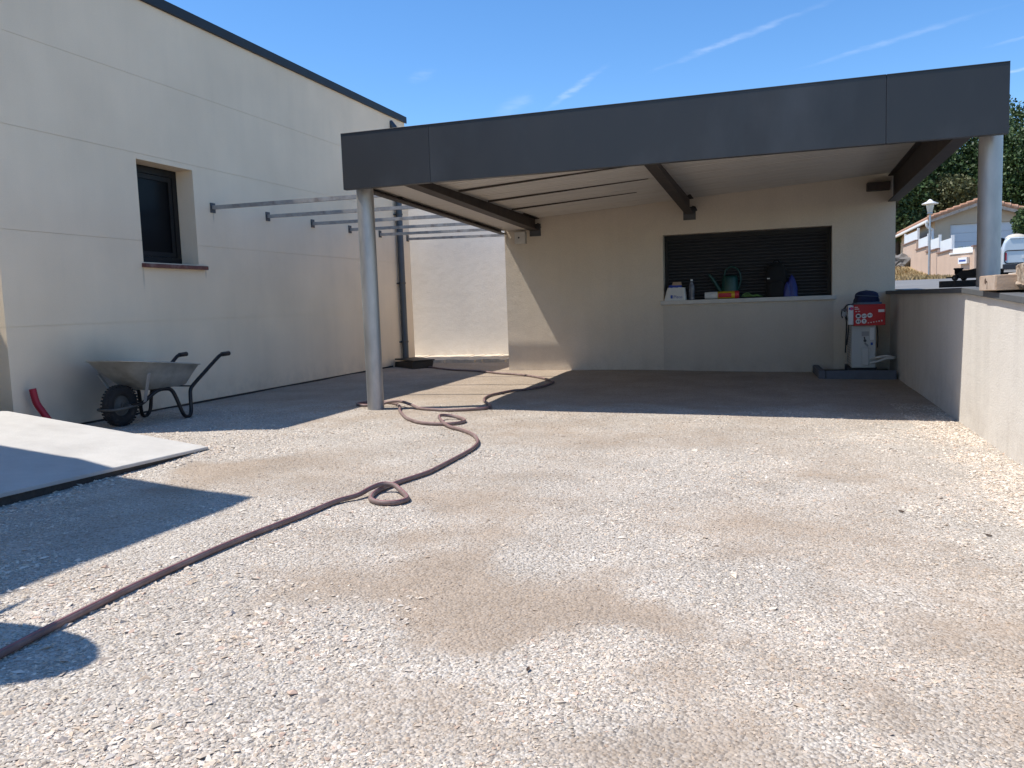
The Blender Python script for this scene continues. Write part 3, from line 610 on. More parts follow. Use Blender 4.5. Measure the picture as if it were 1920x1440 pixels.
# ceiling sheets, joints run left to right
ny_ = 9; yy = np.linspace(YF+.13, YB-.005, ny_+1)
for i in range(ny_):
    m = M(); a, b = yy[i]+.009, yy[i+1]-.009; nr = 5
    prof = []
    for k in range(nr):
        u0 = a+(b-a)*k/nr; u1 = a+(b-a)*(k+1)/nr
        prof += [(u0, 0), (u0+(u1-u0)*.84, 0), (u0+(u1-u0)*.87, .016), (u0+(u1-u0)*.97, .016)]
    prof.append((b, 0))
    xa, xb = -4.08, 1.74
    vs_ = []; fs_ = []
    for (y, dz) in prof:
        vs_ += [(xa, y, ceil_z(xa, y)+dz), (xb, y, ceil_z(xb, y)+dz)]
    K = len(prof)
    for k in range(K-1): fs_.append((2*k, 2*k+1, 2*k+3, 2*k+2))
    top = [(xa, a, ceil_z(xa, a)+.03), (xb, a, ceil_z(xb, a)+.03), (xb, b, ceil_z(xb, b)+.03), (xa, b, ceil_z(xa, b)+.03)]
    nv = len(vs_); vs_ += top; fs_ += [(nv, nv+1, nv+2, nv+3), (0, nv, nv+1, 1), (2*K-2, 2*K-1, nv+2, nv+3)]
    m.add(vs_, fs_); obj('ceiling_sheet', m, 'ceiling_sheet', cp)
m = M(); a, b, l, r_ = YF+.065, YB+.30, -4.10, 1.745
q = [(l,a),(r_,a),(r_,b),(l,b)]
m.hexa([(x,y,ceil_z(x,y)+.033) for x, y in q]+[(x,y,ceil_z(x,y)+.050) for x, y in q]); obj('roof_deck', m, 'coping_stone', cp)
# dark battens fixed under the sheets of the left bay
for yb, xe, sag in ((9.15, -1.22, .004), (10.2, -1.45, .006), (11.2, -1.75, .006), (8.35, -1.9, .004)):
    m = M(); k = 12; xs_ = np.linspace(-3.5, xe, k)
    for i in range(k-1):
        xa, xb = xs_[i], xs_[i+1]; ta, tb = .018*(1-i/(k-1))+.003, .018*(1-(i+1)/(k-1))+.003
        za, zb = ceil_z(xa, yb)-.003, ceil_z(xb, yb)-.003
        m.hexa([(xa,yb-.02,za-ta),(xb,yb-.02,zb-tb),(xb,yb+.02,zb-tb),(xa,yb+.02,za-ta),(xa,yb-.02,za),(xb,yb-.02,zb),(xb,yb+.02,zb),(xa,yb+.02,za)])
    obj('batten', m, 'brown_steel', cp)
# tie bars from the house wall to the edge channel
for i, y in enumerate((8.78, 9.95, 11.11, 12.26, 13.35, 14.50)):
    ze = 2.36-.012*i
    xe = -4.14 if y < YB-.1 else -4.075
    tb_ = obj('tie_bar', M().bar((XH+.012, y, 2.375-.004*i), (xe, y-.06*(y > YB), ze), .042, .045), 'steel_bar', cp)
    obj('foot_plate', M().box(XH+.0005, XH+.012, y-.045, y+.045, 2.375-.065, 2.375+.055), 'bracket_steel', tb_)
    if y < YB: obj('end_bracket', M().box(-4.145, -4.045, y-.05, y+.05, ze-.045, ze+.045), 'bracket_steel', tb_)
obj('upper_tie_beam', M().bar((BX0, YB+.1, 2.30), (BX0, 14.6, 2.28), .06, .07), 'steel_bar', ob)
jb = empty('junction_box', (-3.78, YB-.06, 2.0), 'small cream junction box on the wall below the left joist', 'junction box')
obj('case', M().box(-3.87, -3.70, YB-.115, YB-.001, 1.99, 2.175), 'sill_white', jb, bevel=.008)
obj('socket', M().tube([(-3.80, YB-.118, 2.085), (-3.80, YB-.112, 2.085)], .014, 12), 'print_dark', jb)

# ------------------------------------------------------------------ low garden wall on the right
gw = empty('garden_wall', (1.65, 8, 0), 'low rendered garden wall with dark stone coping on the right', 'wall')
KY = 7.6
def cop_z(y): return 1.012 if y >= KY else 1.012-(KY-y)*.040
m = M(); X0, X1 = 1.50, 1.84
m.hexa([(X0,KY,-.3),(X1,KY,-.3),(X1,YB,-.3),(X0+.03,YB,-.3),(X0,KY,1.012),(X1,KY,1.012),(X1,YB,1.012),(X0+.03,YB,1.012)])
m.hexa([(X0,2.0,-.3),(X1,2.0,-.3),(X1,KY,-.3),(X0,KY,-.3),(X0,2.0,cop_z(2)),(X1,2.0,cop_z(2)),(X1,KY,1.012),(X0,KY,1.012)])
obj('wall', m, 'garden_render', gw)
cy = [2.0, 2.9, 3.9, 4.9, 5.9, 6.78, 7.6, 8.6, 9.6, 10.6, 11.6, 12.56]
for a, b in zip(cy[:-1], cy[1:]):
    za, zb = cop_z(a)+.001, cop_z(b)+.001; e0, e1 = a+.002, b-.002; l, r_ = X0-.03, X1+.03
    obj('coping_stone', M().hexa([(l,e0,za),(r_,e0,za),(r_,e1,zb),(l,e1,zb),(l,e0,za+.046),(r_,e0,za+.046),(r_,e1,zb+.046),(l,e1,zb+.046)]), 'coping_stone', gw, bevel=.004, seg=1)


# ------------------------------------------------------------------ garden hose
HP = [(-2.32,1.30),(-2.32,1.77),(-2.33,1.88),(-2.36,2.19),(-2.38,2.63),(-2.37,3.14),(-2.32,3.60),(-2.30,3.93),(-2.24,4.06),(-2.215,4.18),(-2.18,4.26),(-2.11,4.27),(-2.05,4.23),(-1.98,4.15),(-1.94,4.07),(-1.97,3.99),(-2.05,3.97),(-2.13,4.02),(-2.175,4.12),(-2.19,4.20),(-2.19,4.30),(-2.17,4.43),(-2.14,4.58),(-2.11,4.75),(-2.11,4.93),(-2.11,5.15),(-2.11,5.40),(-2.13,5.66),(-2.19,5.91),(-2.33,6.20),(-2.53,6.45),(-2.71,6.61),(-2.86,6.80),(-2.95,6.97),(-2.95,7.08),(-2.87,7.12),(-2.77,7.06),(-2.69,6.94),(-2.69,6.83),(-2.76,6.74),(-2.89,6.72),(-3.08,6.80),(-3.29,7.01),(-3.48,7.30),(-3.66,7.62),(-3.80,7.92),(-3.98,8.17),(-4.20,8.27),(-4.36,8.21),(-4.38,8.06),(-4.26,7.98),(-4.10,8.02),(-3.99,8.06),(-3.85,8.03),(-3.66,7.88),(-3.50,7.76),(-3.27,7.66),(-3.10,7.63),(-2.92,7.69),(-2.80,7.78),(-2.78,7.91),(-2.88,8.15),(-3.02,8.41),(-3.10,8.65),(-3.12,8.91),(-3.09,9.07),(-3.01,9.39),(-2.90,9.55),(-2.78,9.87),(-2.76,10.24),(-2.80,10.52),(-2.97,10.86),(-3.33,11.33),(-3.65,11.65),(-4.01,11.88),(-4.54,12.29),(-5.12,12.69),(-5.63,13.16),(-5.95,13.44)]
OVER = {8:.008,9:.024,10:.032,11:.026,12:.008, 32:.016,33:.032,34:.026,35:.010, 52:.03,53:.042,54:.03,45:.0}
ctl = [(x, y, float(yard_z(x, y))+.017+OVER.get(i, 0)) for i, (x, y) in enumerate(HP)]
pts = spline(ctl, 7)
hs = tag(obj('garden_hose', M().tube(pts, .0145, 12), 'hose_rubber'), 'dusty reddish brown rubber hose looping across the gravel to the drain', 'hose')
st = [p+np.array((.005, -.004, .0122)) for p in pts[8:]]
obj('stripe', M().tube(st, .0035, 5), 'hose_stripe', hs)

# ------------------------------------------------------------------ black drain box at the downpipe
db = empty('drain_box', (-6.25, 13.3, 0), 'black plastic drain box at the foot of the downpipe', 'drain')
obj('basin', M().hexa([(-6.60,13.62,-.03),(-5.98,13.05,-.03),(-5.74,13.35,-.03),(-6.36,13.95,-.03),(-6.60,13.64,.09),(-5.98,13.07,.12),(-5.72,13.37,.12),(-6.36,13.97,.09)]), 'black_plastic', db, bevel=.008)
obj('cover', M().hexa([(-6.61,13.66,.122),(-5.96,13.06,.122),(-5.70,13.38,.122),(-6.36,13.99,.122),(-6.61,13.66,.145),(-5.96,13.06,.145),(-5.70,13.38,.145),(-6.36,13.99,.145)]), 'black_plastic', db, bevel=.004)

# ------------------------------------------------------------------ wheelbarrow (wheel towards the camera)
WB = np.array((-6.08, 6.44, 0.0)); ang = math.radians(-1.5)
e_s = np.array((math.sin(-ang), math.cos(ang), 0)); e_t = np.array((math.cos(ang), -math.sin(-ang), 0))
def wp(s, t, z): s = s*.9+(.0 if abs(s) < .03 else .045); return tuple(WB+e_s*s+e_t*t+np.array((0, 0, z+.0)))
wb = empty('wheelbarrow', tuple(WB), 'old galvanised wheelbarrow with black tube frame parked by the house wall', 'wheelbarrow')
R_ = .205; ax = e_t
tyre = []
for i in range(17):
    a = math.pi*2*i/16; tyre.append((R_-.055+.055*math.cos(a), .05*math.sin(a)))
wheel = obj('wheel', M().lathe(tyre, wp(0, 0, R_), ax, 40), 'tyre', wb)
tm = M()
for k in range(36):
    a = 2*math.pi*k/36
    for sgn in (-1, 1):
        a2 = a+(.11 if sgn > 0 else 0); c = np.array(wp(0, sgn*.026, R_))+e_s*math.cos(a2)*(R_-.010)+np.array((0,0,1))*math.sin(a2)*(R_-.010)
        rad = e_s*math.cos(a2)+np.array((0,0,1))*math.sin(a2)
        tm.bar(c-ax*.021, c+ax*.021, .017, .009, up=tuple(rad))
obj('tread', tm, 'tyre', wheel)
rim = obj('rim', M().lathe([(.02,-.035),(.06,-.03),(.085,-.012),(.108,-.020),(.118,-.038),(.124,-.036),(.120,-.01),(.120,.01),(.124,.036),(.118,.038),(.108,.020),(.085,.012),(.06,.03),(.02,.035)], wp(0,0,R_), ax, 32), 'rim_grey', wheel)
obj('hub', M().tube([wp(0,-.125,R_), wp(0,.125,R_)], .016, 12).tube([wp(0,-.05,R_), wp(0,.05,R_)], .03, 16), 'rim_grey', wheel)
# tray: rounded rectangle rings from the floor to the rolled rim and back inside
def ring(s0, s1, hw, zf, n=40, ex=4.0):
    out = []
    for i in range(n):
        a = 2*math.pi*i/n; c, d = math.cos(a), math.sin(a)
        s = (s0+s1)/2+(s1-s0)/2*math.copysign(abs(c)**(2/ex), c); t = hw*math.copysign(abs(d)**(2/ex), d)
        out.append(wp(s, t, zf(s)))
    return out
rz_ = lambda s: .655-.098*(s+.27)
rings = [ring(.20,.78,.19,lambda s:.335), ring(.17,.80,.215,lambda s:.345), ring(.0,.88,.27,lambda s:.345+(rz_(s)-.345)*.5), ring(-.23,.955,.325,lambda s:rz_(s)-.008),
         ring(-.25,.975,.343,lambda s:rz_(s)-.006), ring(-.25,.975,.343,lambda s:rz_(s)+.006), ring(-.225,.95,.32,lambda s:rz_(s)+.002), ring(.01,.87,.262,lambda s:.352+(rz_(s)-.345)*.5), ring(.18,.79,.21,lambda s:.352), ring(.21,.77,.18,lambda s:.341)]
tr = M(); n = 40
vs_ = [p for rg in rings for p in rg]; fs_ = [(i*n+j, i*n+(j+1)%n, (i+1)*n+(j+1)%n, (i+1)*n+j) for i in range(len(rings)-1) for j in range(n)]
tr.add(vs_, fs_, True); tr.add(rings[0], [tuple(reversed(range(n)))]); tr.add(rings[-1], [tuple(range(n))])
obj('tray', tr, 'tray_zinc', wb)
for sg in (-1, 1):
    path = [(-.03,sg*.125,R_),(.10,sg*.135,R_+.005),(.20,sg*.16,.27),(.30,sg*.185,.322),(.42,sg*.20,.325),(.475,sg*.215,.30),(.51,sg*.235,.22),(.55,sg*.262,.08),(.58,sg*.272,.03),(.625,sg*.277,.017),(.67,sg*.275,.035),(.70,sg*.265,.09),(.715,sg*.255,.22),(.735,sg*.25,.29),(.79,sg*.255,.34),(.95,sg*.265,.44),(1.17,sg*.28,.575),(1.24,sg*.285,.612),(1.30,sg*.287,.625),(1.38,sg*.288,.625)]
    obj('frame_tube', M().tube(spline([wp(*p) for p in path], 4), .0195, 10), 'black_tube', wb)
    obj('hand_grip', M().tube([wp(1.27,sg*.286,.621), wp(1.40,sg*.288,.625), wp(1.405,sg*.288,.625)], [.024,.025,.018], 12), 'grip', wb)
    b1 = M(); b1.bar(wp(.115,sg*.165,R_+.02), wp(.03,sg*.312,.51), .012, .036, up=tuple(e_s)); b1.bar(wp(.115,sg*.175,R_+.03), wp(.03,sg*.322,.51), .012, .014, up=tuple(e_s))
    obj('tray_stay', b1, 'ac_grey', wb, bevel=.003, seg=1)
obj('wheel_guard', M().tube(spline([wp(.10,-.137,R_+.003),wp(-.08,-.13,R_-.012),wp(-.20,-.12,R_-.02),wp(-.26,-.08,R_-.022),wp(-.275,0,R_-.022),wp(-.26,.08,R_-.022),wp(-.20,.12,R_-.02),wp(-.08,.13,R_-.012),wp(.10,.137,R_+.003)], 4), .0135, 10), 'rim_grey', wb)
obj('cross_bar', M().bar(wp(.36,-.2,.325), wp(.36,.2,.325), .03, .012), 'black_tube', wb)
obj('cross_bar', M().bar(wp(.73,-.255,.325), wp(.73,.255,.325), .03, .012), 'black_tube', wb)

# ------------------------------------------------------------------ air conditioner corner
kb = empty('kerb_border', (1.0, 11.6, -.08), 'blue grey kerb stones framing the bed under the air conditioner', 'kerb')
obj('kerb_stone', M().box(.64, 1.495, 11.56, 11.64, -.2, .035), 'kerb_blue', kb, bevel=.012)
obj('kerb_stone', M().hexa([(.55,11.58,-.2),(.635,11.56,-.2),(.60,12.55,-.2),(.515,12.55,-.2),(.55,11.58,.035),(.635,11.56,.035),(.60,12.55,.04),(.515,12.55,.04)]), 'kerb_blue', kb, bevel=.012)
obj('soil', M().box(.60, 1.50, 11.64, 12.56, -.2, -.03), 'slab_edge', kb)
ac = empty('air_conditioner', (1.12, 12.1, 0), 'white outdoor air conditioner unit standing on blocks in the carport corner', 'air conditioner')
AX0, AX1, AY0, AY1, AZ0, AZ1 = .965, 1.265, 11.75, 12.50, .055, .615
obj('casing', M().box(AX0, AX1, AY0, AY1, AZ0, AZ1), 'ac_white', ac, bevel=.012)
for i in range(5): obj('rib', M().box(AX0+.018+i*.017, AX0+.025+i*.017, AY0-.005, AY0+.002, AZ0+.03, AZ1-.02), 'ac_white', ac)
obj('service_cover', M().box(AX0+.125, AX0+.215, AY0-.03, AY0, AZ0+.03, AZ0+.27), 'ac_white', ac, bevel=.012)
obj('handle_recess', M().box(AX0+.125, AX0+.215, AY0-.004, AY0+.001, AZ0+.42, AZ0+.48), 'ac_grey', ac, bevel=.002)
obj('valve', M().tube([(AX0+.165,AY0-.03,AZ0+.36),(AX0+.165,AY0,AZ0+.36)], .018, 12).tube([(AX0+.165,AY0-.02,AZ0+.36),(AX0+.155,AY0-.02,AZ0+.41)], .008, 8), 'bracket_steel', ac)
obj('valve_guard', M().tube([(AX0+.16,AY0-.02,AZ0+.33),(AX0+.20,AY0-.025,AZ0+.29)], .012, 8), 'ac_grey', ac)
obj('rating_label', M().box(AX0+.228, AX0+.275, AY0-.002, AY0+.001, AZ0+.37, AZ0+.53), 'print_white', ac)
obj('energy_sticker', M().box(AX0+.235, AX0+.262, AY0-.002, AY0+.001, AZ0+.30, AZ0+.335), 'print_blue', ac)
gr = M()
for i in range(14): gr.box(AX0-.006, AX0+.001, AY0+.06, AY0+.62, AZ0+.05+i*.034, AZ0+.06+i*.034)
gr.box(AX0-.006, AX0+.001, AY0+.05, AY0+.06, AZ0+.04, AZ0+.51).box(AX0-.006, AX0+.001, AY0+.62, AY0+.63, AZ0+.04, AZ0+.51)
obj('fan_grille', gr, 'ac_grey', ac)
for y in (AY0+.08, AY1-.14): obj('foot_block', M().box(AX0-.03, AX1+.02, y, y+.09, -.03, AZ0-.001), 'ac_dark', ac, bevel=.004)
obj('pipe_lagging', M().tube(spline([(AX1-.07,AY0-.005,.17),(AX1+.03,AY0-.07,.20),(AX1+.12,AY0-.07,.215),(AX1+.20,AY0-.02,.19),(AX1+.235,AY0+.06,.185)],5), .017, 10), 'lagging', ac)
obj('pipe_lagging', M().tube(spline([(AX1-.07,AY0-.005,.12),(AX1+.03,AY0-.075,.15),(AX1+.12,AY0-.08,.185),(AX1+.20,AY0-.03,.18),(AX1+.235,AY0+.07,.18)],5), .017, 10), 'lagging', ac)
obj('cable', M().tube(spline([(AX1+.015,AY0+.05,.60),(AX1+.025,AY0+.02,.45),(AX1+.018,AY0+.02,.32)],6), .007, 6), 'black_plastic', ac)
# carton
ct = empty('carton', (1.15, 11.9, AZ1), 'red and white printed cardboard carton lying on the air conditioner', 'box')
CX0, CX1, CY0, CY1, CZ0, CZ1 = .985, 1.365, 11.66, 12.10, AZ1+.002, AZ1+.275
obj('body', M().box(CX0, CX1, CY0, CY1, CZ0, CZ1), 'carton_red', ct, bevel=.003, seg=1)
obj('end_panel', M().box(CX0-.07, CX0-.001, CY0+.002, CY1-.002, CZ0+.01, CZ1-.004), 'carton_white', ct, bevel=.012)
def disc(cx, cz, r, mt, nm, d=.001): return obj(nm, M().tube([(cx, CY0-d, cz), (cx, CY0-.0001, cz)], r, 24), mt, ct)
ic = [(.055,.125),(.125,.125),(.195,.132),(.055,.055),(.125,.057)]
for i, (u, v) in enumerate(ic):
    o = disc(CX0+u, CZ0+v, .031, 'print_white', 'printed_icon')
    x, z = CX0+u, CZ0+v; y0, y1 = CY0-.0018, CY0-.0011
    mm = M()
    if i == 0: mm.box(x-.017, x+.017, y0, y1, z-.015, z+.015)
    elif i == 1: mm.box(x-.026, x+.027, y0, y1, z-.003, z+.004).box(x-.014, x-.006, y0, y1, z-.011, z-.003)
    elif i == 2: mm.tube([(x-.008,y0,z+.001),(x-.008,y1,z+.001)], .010, 14)
    elif i == 3: mm.box(x-.018, x-.004, y0, y1, z-.014, z+.013).box(x+.004, x+.018, y0, y1, z-.014, z+.013)
    else: mm.box(x-.012, x+.012, y0, y1, z+.004, z+.013).box(x-.004, x+.004, y0, y1, z-.016, z+.004)
    obj('pictogram', mm, 'print_dark', o)
    if i == 2: obj('pictogram', M().tube([(x+.013,y0,z+.002),(x+.013,y1,z+.002)], .008, 14), 'print_blue', o)
obj('printed_label', M().box(CX1-.085, CX1-.012, CY0-.001, CY0, CZ0+.17, CZ0+.205), 'print_white', ct)
for (u0, u1, v) in ((.01,.05,.235),(.01,.065,.212),(.02,.04,.180),(.055,.075,.182)): obj('printed_line', M().box(CX0+u0, CX0+u1, CY0-.001, CY0-.0001, CZ0+v, CZ0+v+.009), 'print_white', ct)
for i in range(6): obj('printed_mark', M().box(CX0+.17+i*.032, CX0+.185+i*.032, CY0-.001, CY0-.0001, CZ0+.03+.004*i, CZ0+.038+.006*i), 'print_white', ct)
o = obj('logo', M().tube([(CX0-.0716,CY0+.10,CZ1-.06),(CX0-.070,CY0+.10,CZ1-.06)], .034, 20), 'print_pink', ct)
obj('logo_mark', M().box(CX0-.0725, CX0-.0717, CY0+.12, CY0+.155, CZ1-.085, CZ1-.04), 'print_blue', ct)
obj('logo_front', M().tube([(CX0-.027,CY0+.0005,CZ1-.05),(CX0-.027,CY0+.0025,CZ1-.05)], .022, 20), 'print_pink', ct)
obj('logo_front_mark', M().box(CX0-.060, CX0-.040, CY0+.0003, CY0+.0025, CZ1-.063, CZ1-.034), 'print_blue', ct)
# crumpled bag on the carton
def lumpy(cx, cy, cz, rx, ry, h, seed, n=28, k=12, top=.55, ex=3.0, amp=.06):
    rr = np.random.default_rng(seed); ph = rr.random(6)*6.28; vs = []; fs = []
    for i in range(k+1):
        u = i/k; sc = (1-(1-top)*u**1.5)*(math.sqrt(max(0, 1-max(0,(u-.72)/.28)**2)) if u > .72 else 1)
        sc = max(sc, .02)
        for j in range(n):
            a = 2*math.pi*j/n; c, d = math.cos(a), math.sin(a)
            w_ = 1+amp*(math.sin(3*a+ph[0]+u*4)+.7*math.sin(5*a+ph[1]-u*6)+.5*math.sin(9*a+ph[2]+u*9))
            vs.append((cx+rx*sc*w_*math.copysign(abs(c)**(2/ex),c), cy+ry*sc*w_*math.copysign(abs(d)**(2/ex),d), cz+h*u+amp*.15*h*math.sin(4*a+ph[3])*u))
    for i in range(k):
        for j in range(n): fs.append((i*n+j, i*n+(j+1)%n, (i+1)*n+(j+1)%n, (i+1)*n+j))
    m = M().add(vs, fs, True); m.add(vs[:n], [tuple(reversed(range(n)))]); m.add(vs[-n:], [tuple(range(n))]); return m
bg_ = empty('cloth_bag', (1.15, 11.9, CZ1), 'navy blue soft bag lying on top of the red carton', 'bag')
obj('body', lumpy(1.155, 11.88, CZ1+.02, .155, .17, .165, 3, top=.72), 'navy_cloth', bg_)
obj('flap', lumpy(1.16, 11.84, CZ1+.002, .185, .175, .034, 5, top=.8, amp=.05), 'cloth_grey', bg_)
obj('piping', M().tube(spline([(1.01,11.72,CZ1+.125),(1.10,11.705,CZ1+.115),(1.22,11.705,CZ1+.105),(1.30,11.73,CZ1+.10)],5), .004, 6), 'cloth_grey', bg_)
# tangle of straps and bits hanging off the left end of the carton
tg = empty('strap_bundle', (.90, 11.8, .7), 'tangled black straps and grey clips hanging beside the carton', 'straps')
for i, p in enumerate([[(.93,11.72,CZ1+.005),(.885,11.70,CZ1-.02),(.87,11.70,CZ1-.11),(.90,11.71,CZ0+.05),(.895,11.72,.42),(.89,11.73,.26)],
                       [(.95,11.75,CZ1+.002),(.90,11.74,CZ1-.01),(.88,11.72,CZ1-.09),(.905,11.72,CZ1-.17),(.93,11.72,CZ0+.0),(.905,11.72,.36)],
                       [(.88,11.71,CZ1-.04),(.845,11.70,CZ1-.07),(.84,11.70,CZ1-.13),(.852,11.70,CZ1-.17)]]):
    obj('strap', M().tube(spline(p, 5), .009, 8), 'black_plastic', tg)
obj('clip', M().box(.835, .90, 11.68, 11.71, CZ1-.075, CZ1-.05), 'bracket_steel', tg, bevel=.006)
obj('clip', M().hexa([(.838,11.69,CZ1-.14),(.885,11.69,CZ1-.16),(.885,11.72,CZ1-.16),(.838,11.72,CZ1-.14),(.85,11.69,CZ1-.08),(.90,11.69,CZ1-.09),(.90,11.72,CZ1-.09),(.85,11.72,CZ1-.08)]), 'ac_grey', tg, bevel=.006)

# ------------------------------------------------------------------ things on the window sill
SS = SZ0-.004; SY = YB+.06
pb = empty('plaster_bag', (-1.42, SY, SS), 'open white and blue paper bag at the left end of the window sill', 'bag')
def bagmesh(x0, x1, y0, y1, z0, h, seed, tw=.62, td=.4, n=9, k=9, slant=.02):
    rr = np.random.default_rng(seed); m = M(); vs = []; fs = []; per = 4*n
    for i in range(k+1):
        u = i/k; wx = 1-(1-tw)*u; wy = 1-(1-td)*u**1.4
        for j in range(per):
            sd = j//n; f = (j%n)/n
            px, py = [(f*2-1,-1),(1,f*2-1),(1-f*2,1),(-1,1-f*2)][sd]
            q = 1+.015*rr.standard_normal()
            vs.append(((x0+x1)/2+px*(x1-x0)/2*wx*q+slant*u, (y0+y1)/2+py*(y1-y0)/2*wy*q, z0+h*u*(1+.02*rr.standard_normal()*(u > .5))))
    for i in range(k):
        for j in range(per): fs.append((i*per+j, i*per+(j+1)%per, (i+1)*per+(j+1)%per, (i+1)*per+j))
    m.add(vs, fs, True); m.add(vs[:per], [tuple(reversed(range(per)))]); return m
obj('sack', bagmesh(-1.585, -1.26, SY-.08, SY+.09, SS, .19, 4, .78, .62), 'paper_white', pb)
obj('upper_fold', bagmesh(-1.55, -1.292, SY-.056, SY+.060, SS+.125, .105, 5, .66, .5, slant=.0), 'paper_blue', pb)
obj('torn_edge', bagmesh(-1.47, -1.32, SY-.03, SY+.035, SS+.225, .05, 6, .8, .7, slant=.0), 'kraft', pb)
text_mesh('Placo', .062, 'lettering', 'print_blue', (-1.375, SY-.0795, SS+.052), (math.radians(90-6), 0, 0), pb)
obj('square_logo', M().box(-1.485, -1.452, SY-.0815, SY-.0785, SS+.03, SS+.08), 'print_blue', pb)
bt = empty('bottle', (-1.18, SY, SS), 'clear plastic water bottle next to the paper bag', 'bottle')
obj('body', M().lathe([(.001,0),(.040,0),(.044,.01),(.041,.04),(.044,.06),(.040,.10),(.044,.13),(.041,.17),(.043,.20),(.030,.245),(.016,.268),(.015,.285)], (-1.18, SY, SS), (0,0,1), 20), 'clear_bottle', bt)
obj('cap', M().lathe([(.001,.305),(.018,.304),(.018,.283),(.015,.283)], (-1.18, SY, SS), (0,0,1), 16), 'print_white', bt)
wc = empty('watering_can', (-.64, SY+.07, SS), 'teal plastic watering can behind the yellow roll', 'watering can')
cx, cyy = -.63, SY+.075
obj('tank', M().lathe([(.001,0),(.125,0),(.128,.02),(.118,.20),(.110,.30),(.098,.335),(.09,.33),(.10,.29),(.08,.28)], (cx, cyy, SS), (0,0,1), 28), 'teal_plastic', wc)
obj('spout', M().tube(spline([(cx-.10,cyy,SS+.08),(cx-.17,cyy,SS+.17),(cx-.25,cyy-.02,SS+.30),(cx-.30,cyy-.02,SS+.36)],5), [.034]*5+[.028]*5+[.022]*6, 12), 'teal_plastic', wc)
obj('handle', M().tube(spline([(cx-.085,cyy,SS+.32),(cx-.05,cyy,SS+.43),(cx+.04,cyy,SS+.465),(cx+.13,cyy,SS+.40),(cx+.155,cyy,SS+.26),(cx+.11,cyy,SS+.12)],5), .013, 10), 'teal_plastic', wc)
rl = empty('wrapped_roll', (-.74, SY-.04, SS), 'yellow and red wrapped roll lying on the window sill', 'roll')
ry_ = SY-.035; rz2 = SS+.055
obj('core_end', M().tube([(-.985,ry_,rz2),(-.80,ry_,rz2)], .053, 20), 'paper_white', rl)
obj('wrapper', M().tube([(-.802,ry_,rz2),(-.79,ry_,rz2),(-.57,ry_,rz2),(-.555,ry_,rz2)], [.053,.0555,.0555,.054], 20), 'yellow_wrap', rl)
obj('end_cap', M().tube([(-.556,ry_,rz2),(-.51,ry_,rz2),(-.495,ry_,rz2)], [.0555,.0555,.045], 20), 'red_wrap', rl)
m = M(); na = 6
for i in range(na):
    a0 = math.radians(150+i*11); a1 = math.radians(150+(i+1)*11); q = .0562
    m.add([(-.79,ry_+q*math.cos(a0)*1,rz2+q*math.sin(a0)),(-.60,ry_+q*math.cos(a0),rz2+q*math.sin(a0)),(-.60,ry_+q*math.cos(a1),rz2+q*math.sin(a1)),(-.79,ry_+q*math.cos(a1),rz2+q*math.sin(a1))], [(0,1,2,3)])
obj('printed_band', m, 'red_wrap', rl)
sg_ = empty('leafy_sprig', (-.38, SY-.02, SS), 'limp pale green leafy sprig lying between the roll and the backpack', 'plant')
for i in range(9):
    a = -.25+.08*i; L = .10+.1*random.random(); x0 = -.47+.02*i
    obj('leaf', M().tube(spline([(x0,SY-.03+.01*i,SS+.012+.012*random.random()),(x0+L*.5,SY-.03+.02*math.sin(i),SS+.05+.03*random.random()-.004*i),(x0+L,SY-.03+.03*math.cos(i),SS+.015)],4), [.003,.006,.009,.010,.009,.008,.006,.004,.002], 6), 'leaf_fresh', sg_)
bp_ = empty('backpack', (.02, SY+.05, SS), 'black backpack standing on the window sill against the shutter', 'backpack')
obj('body', lumpy(.025, SY+.06, SS, .15, .085, .50, 11, top=.92, ex=3.2, amp=.025), 'black_cloth', bp_)
obj('front_pocket', lumpy(.02, SY-.01, SS+.02, .115, .055, .22, 12, top=.9, ex=3.5, amp=.025), 'black_cloth', bp_)
obj('grab_loop', M().tube(spline([(-.02,SY+.07,SS+.49),(.0,SY+.07,SS+.525),(.05,SY+.07,SS+.525),(.07,SY+.07,SS+.49)],4), .008, 8), 'black_cloth', bp_)
obj('painted_glint', M().box(-.105, -.065, SY-.062, SY-.048, SS+.262, SS+.276), 'print_white', bp_, bevel=.002)  # white chip drawn in as a small glint on the black cloth
bb = tag(obj('plastic_bag', lumpy(.235, SY-.01, SS, .085, .05, .31, 21, top=.28, ex=2.4, amp=.10), 'blue_plastic'), 'crumpled dark blue plastic bag beside the backpack', 'bag')
obj('bag_fold', lumpy(.175, SY-.045, SS-.045, .052, .028, .26, 22, top=.5, ex=2.4, amp=.1), 'blue_plastic', bb)

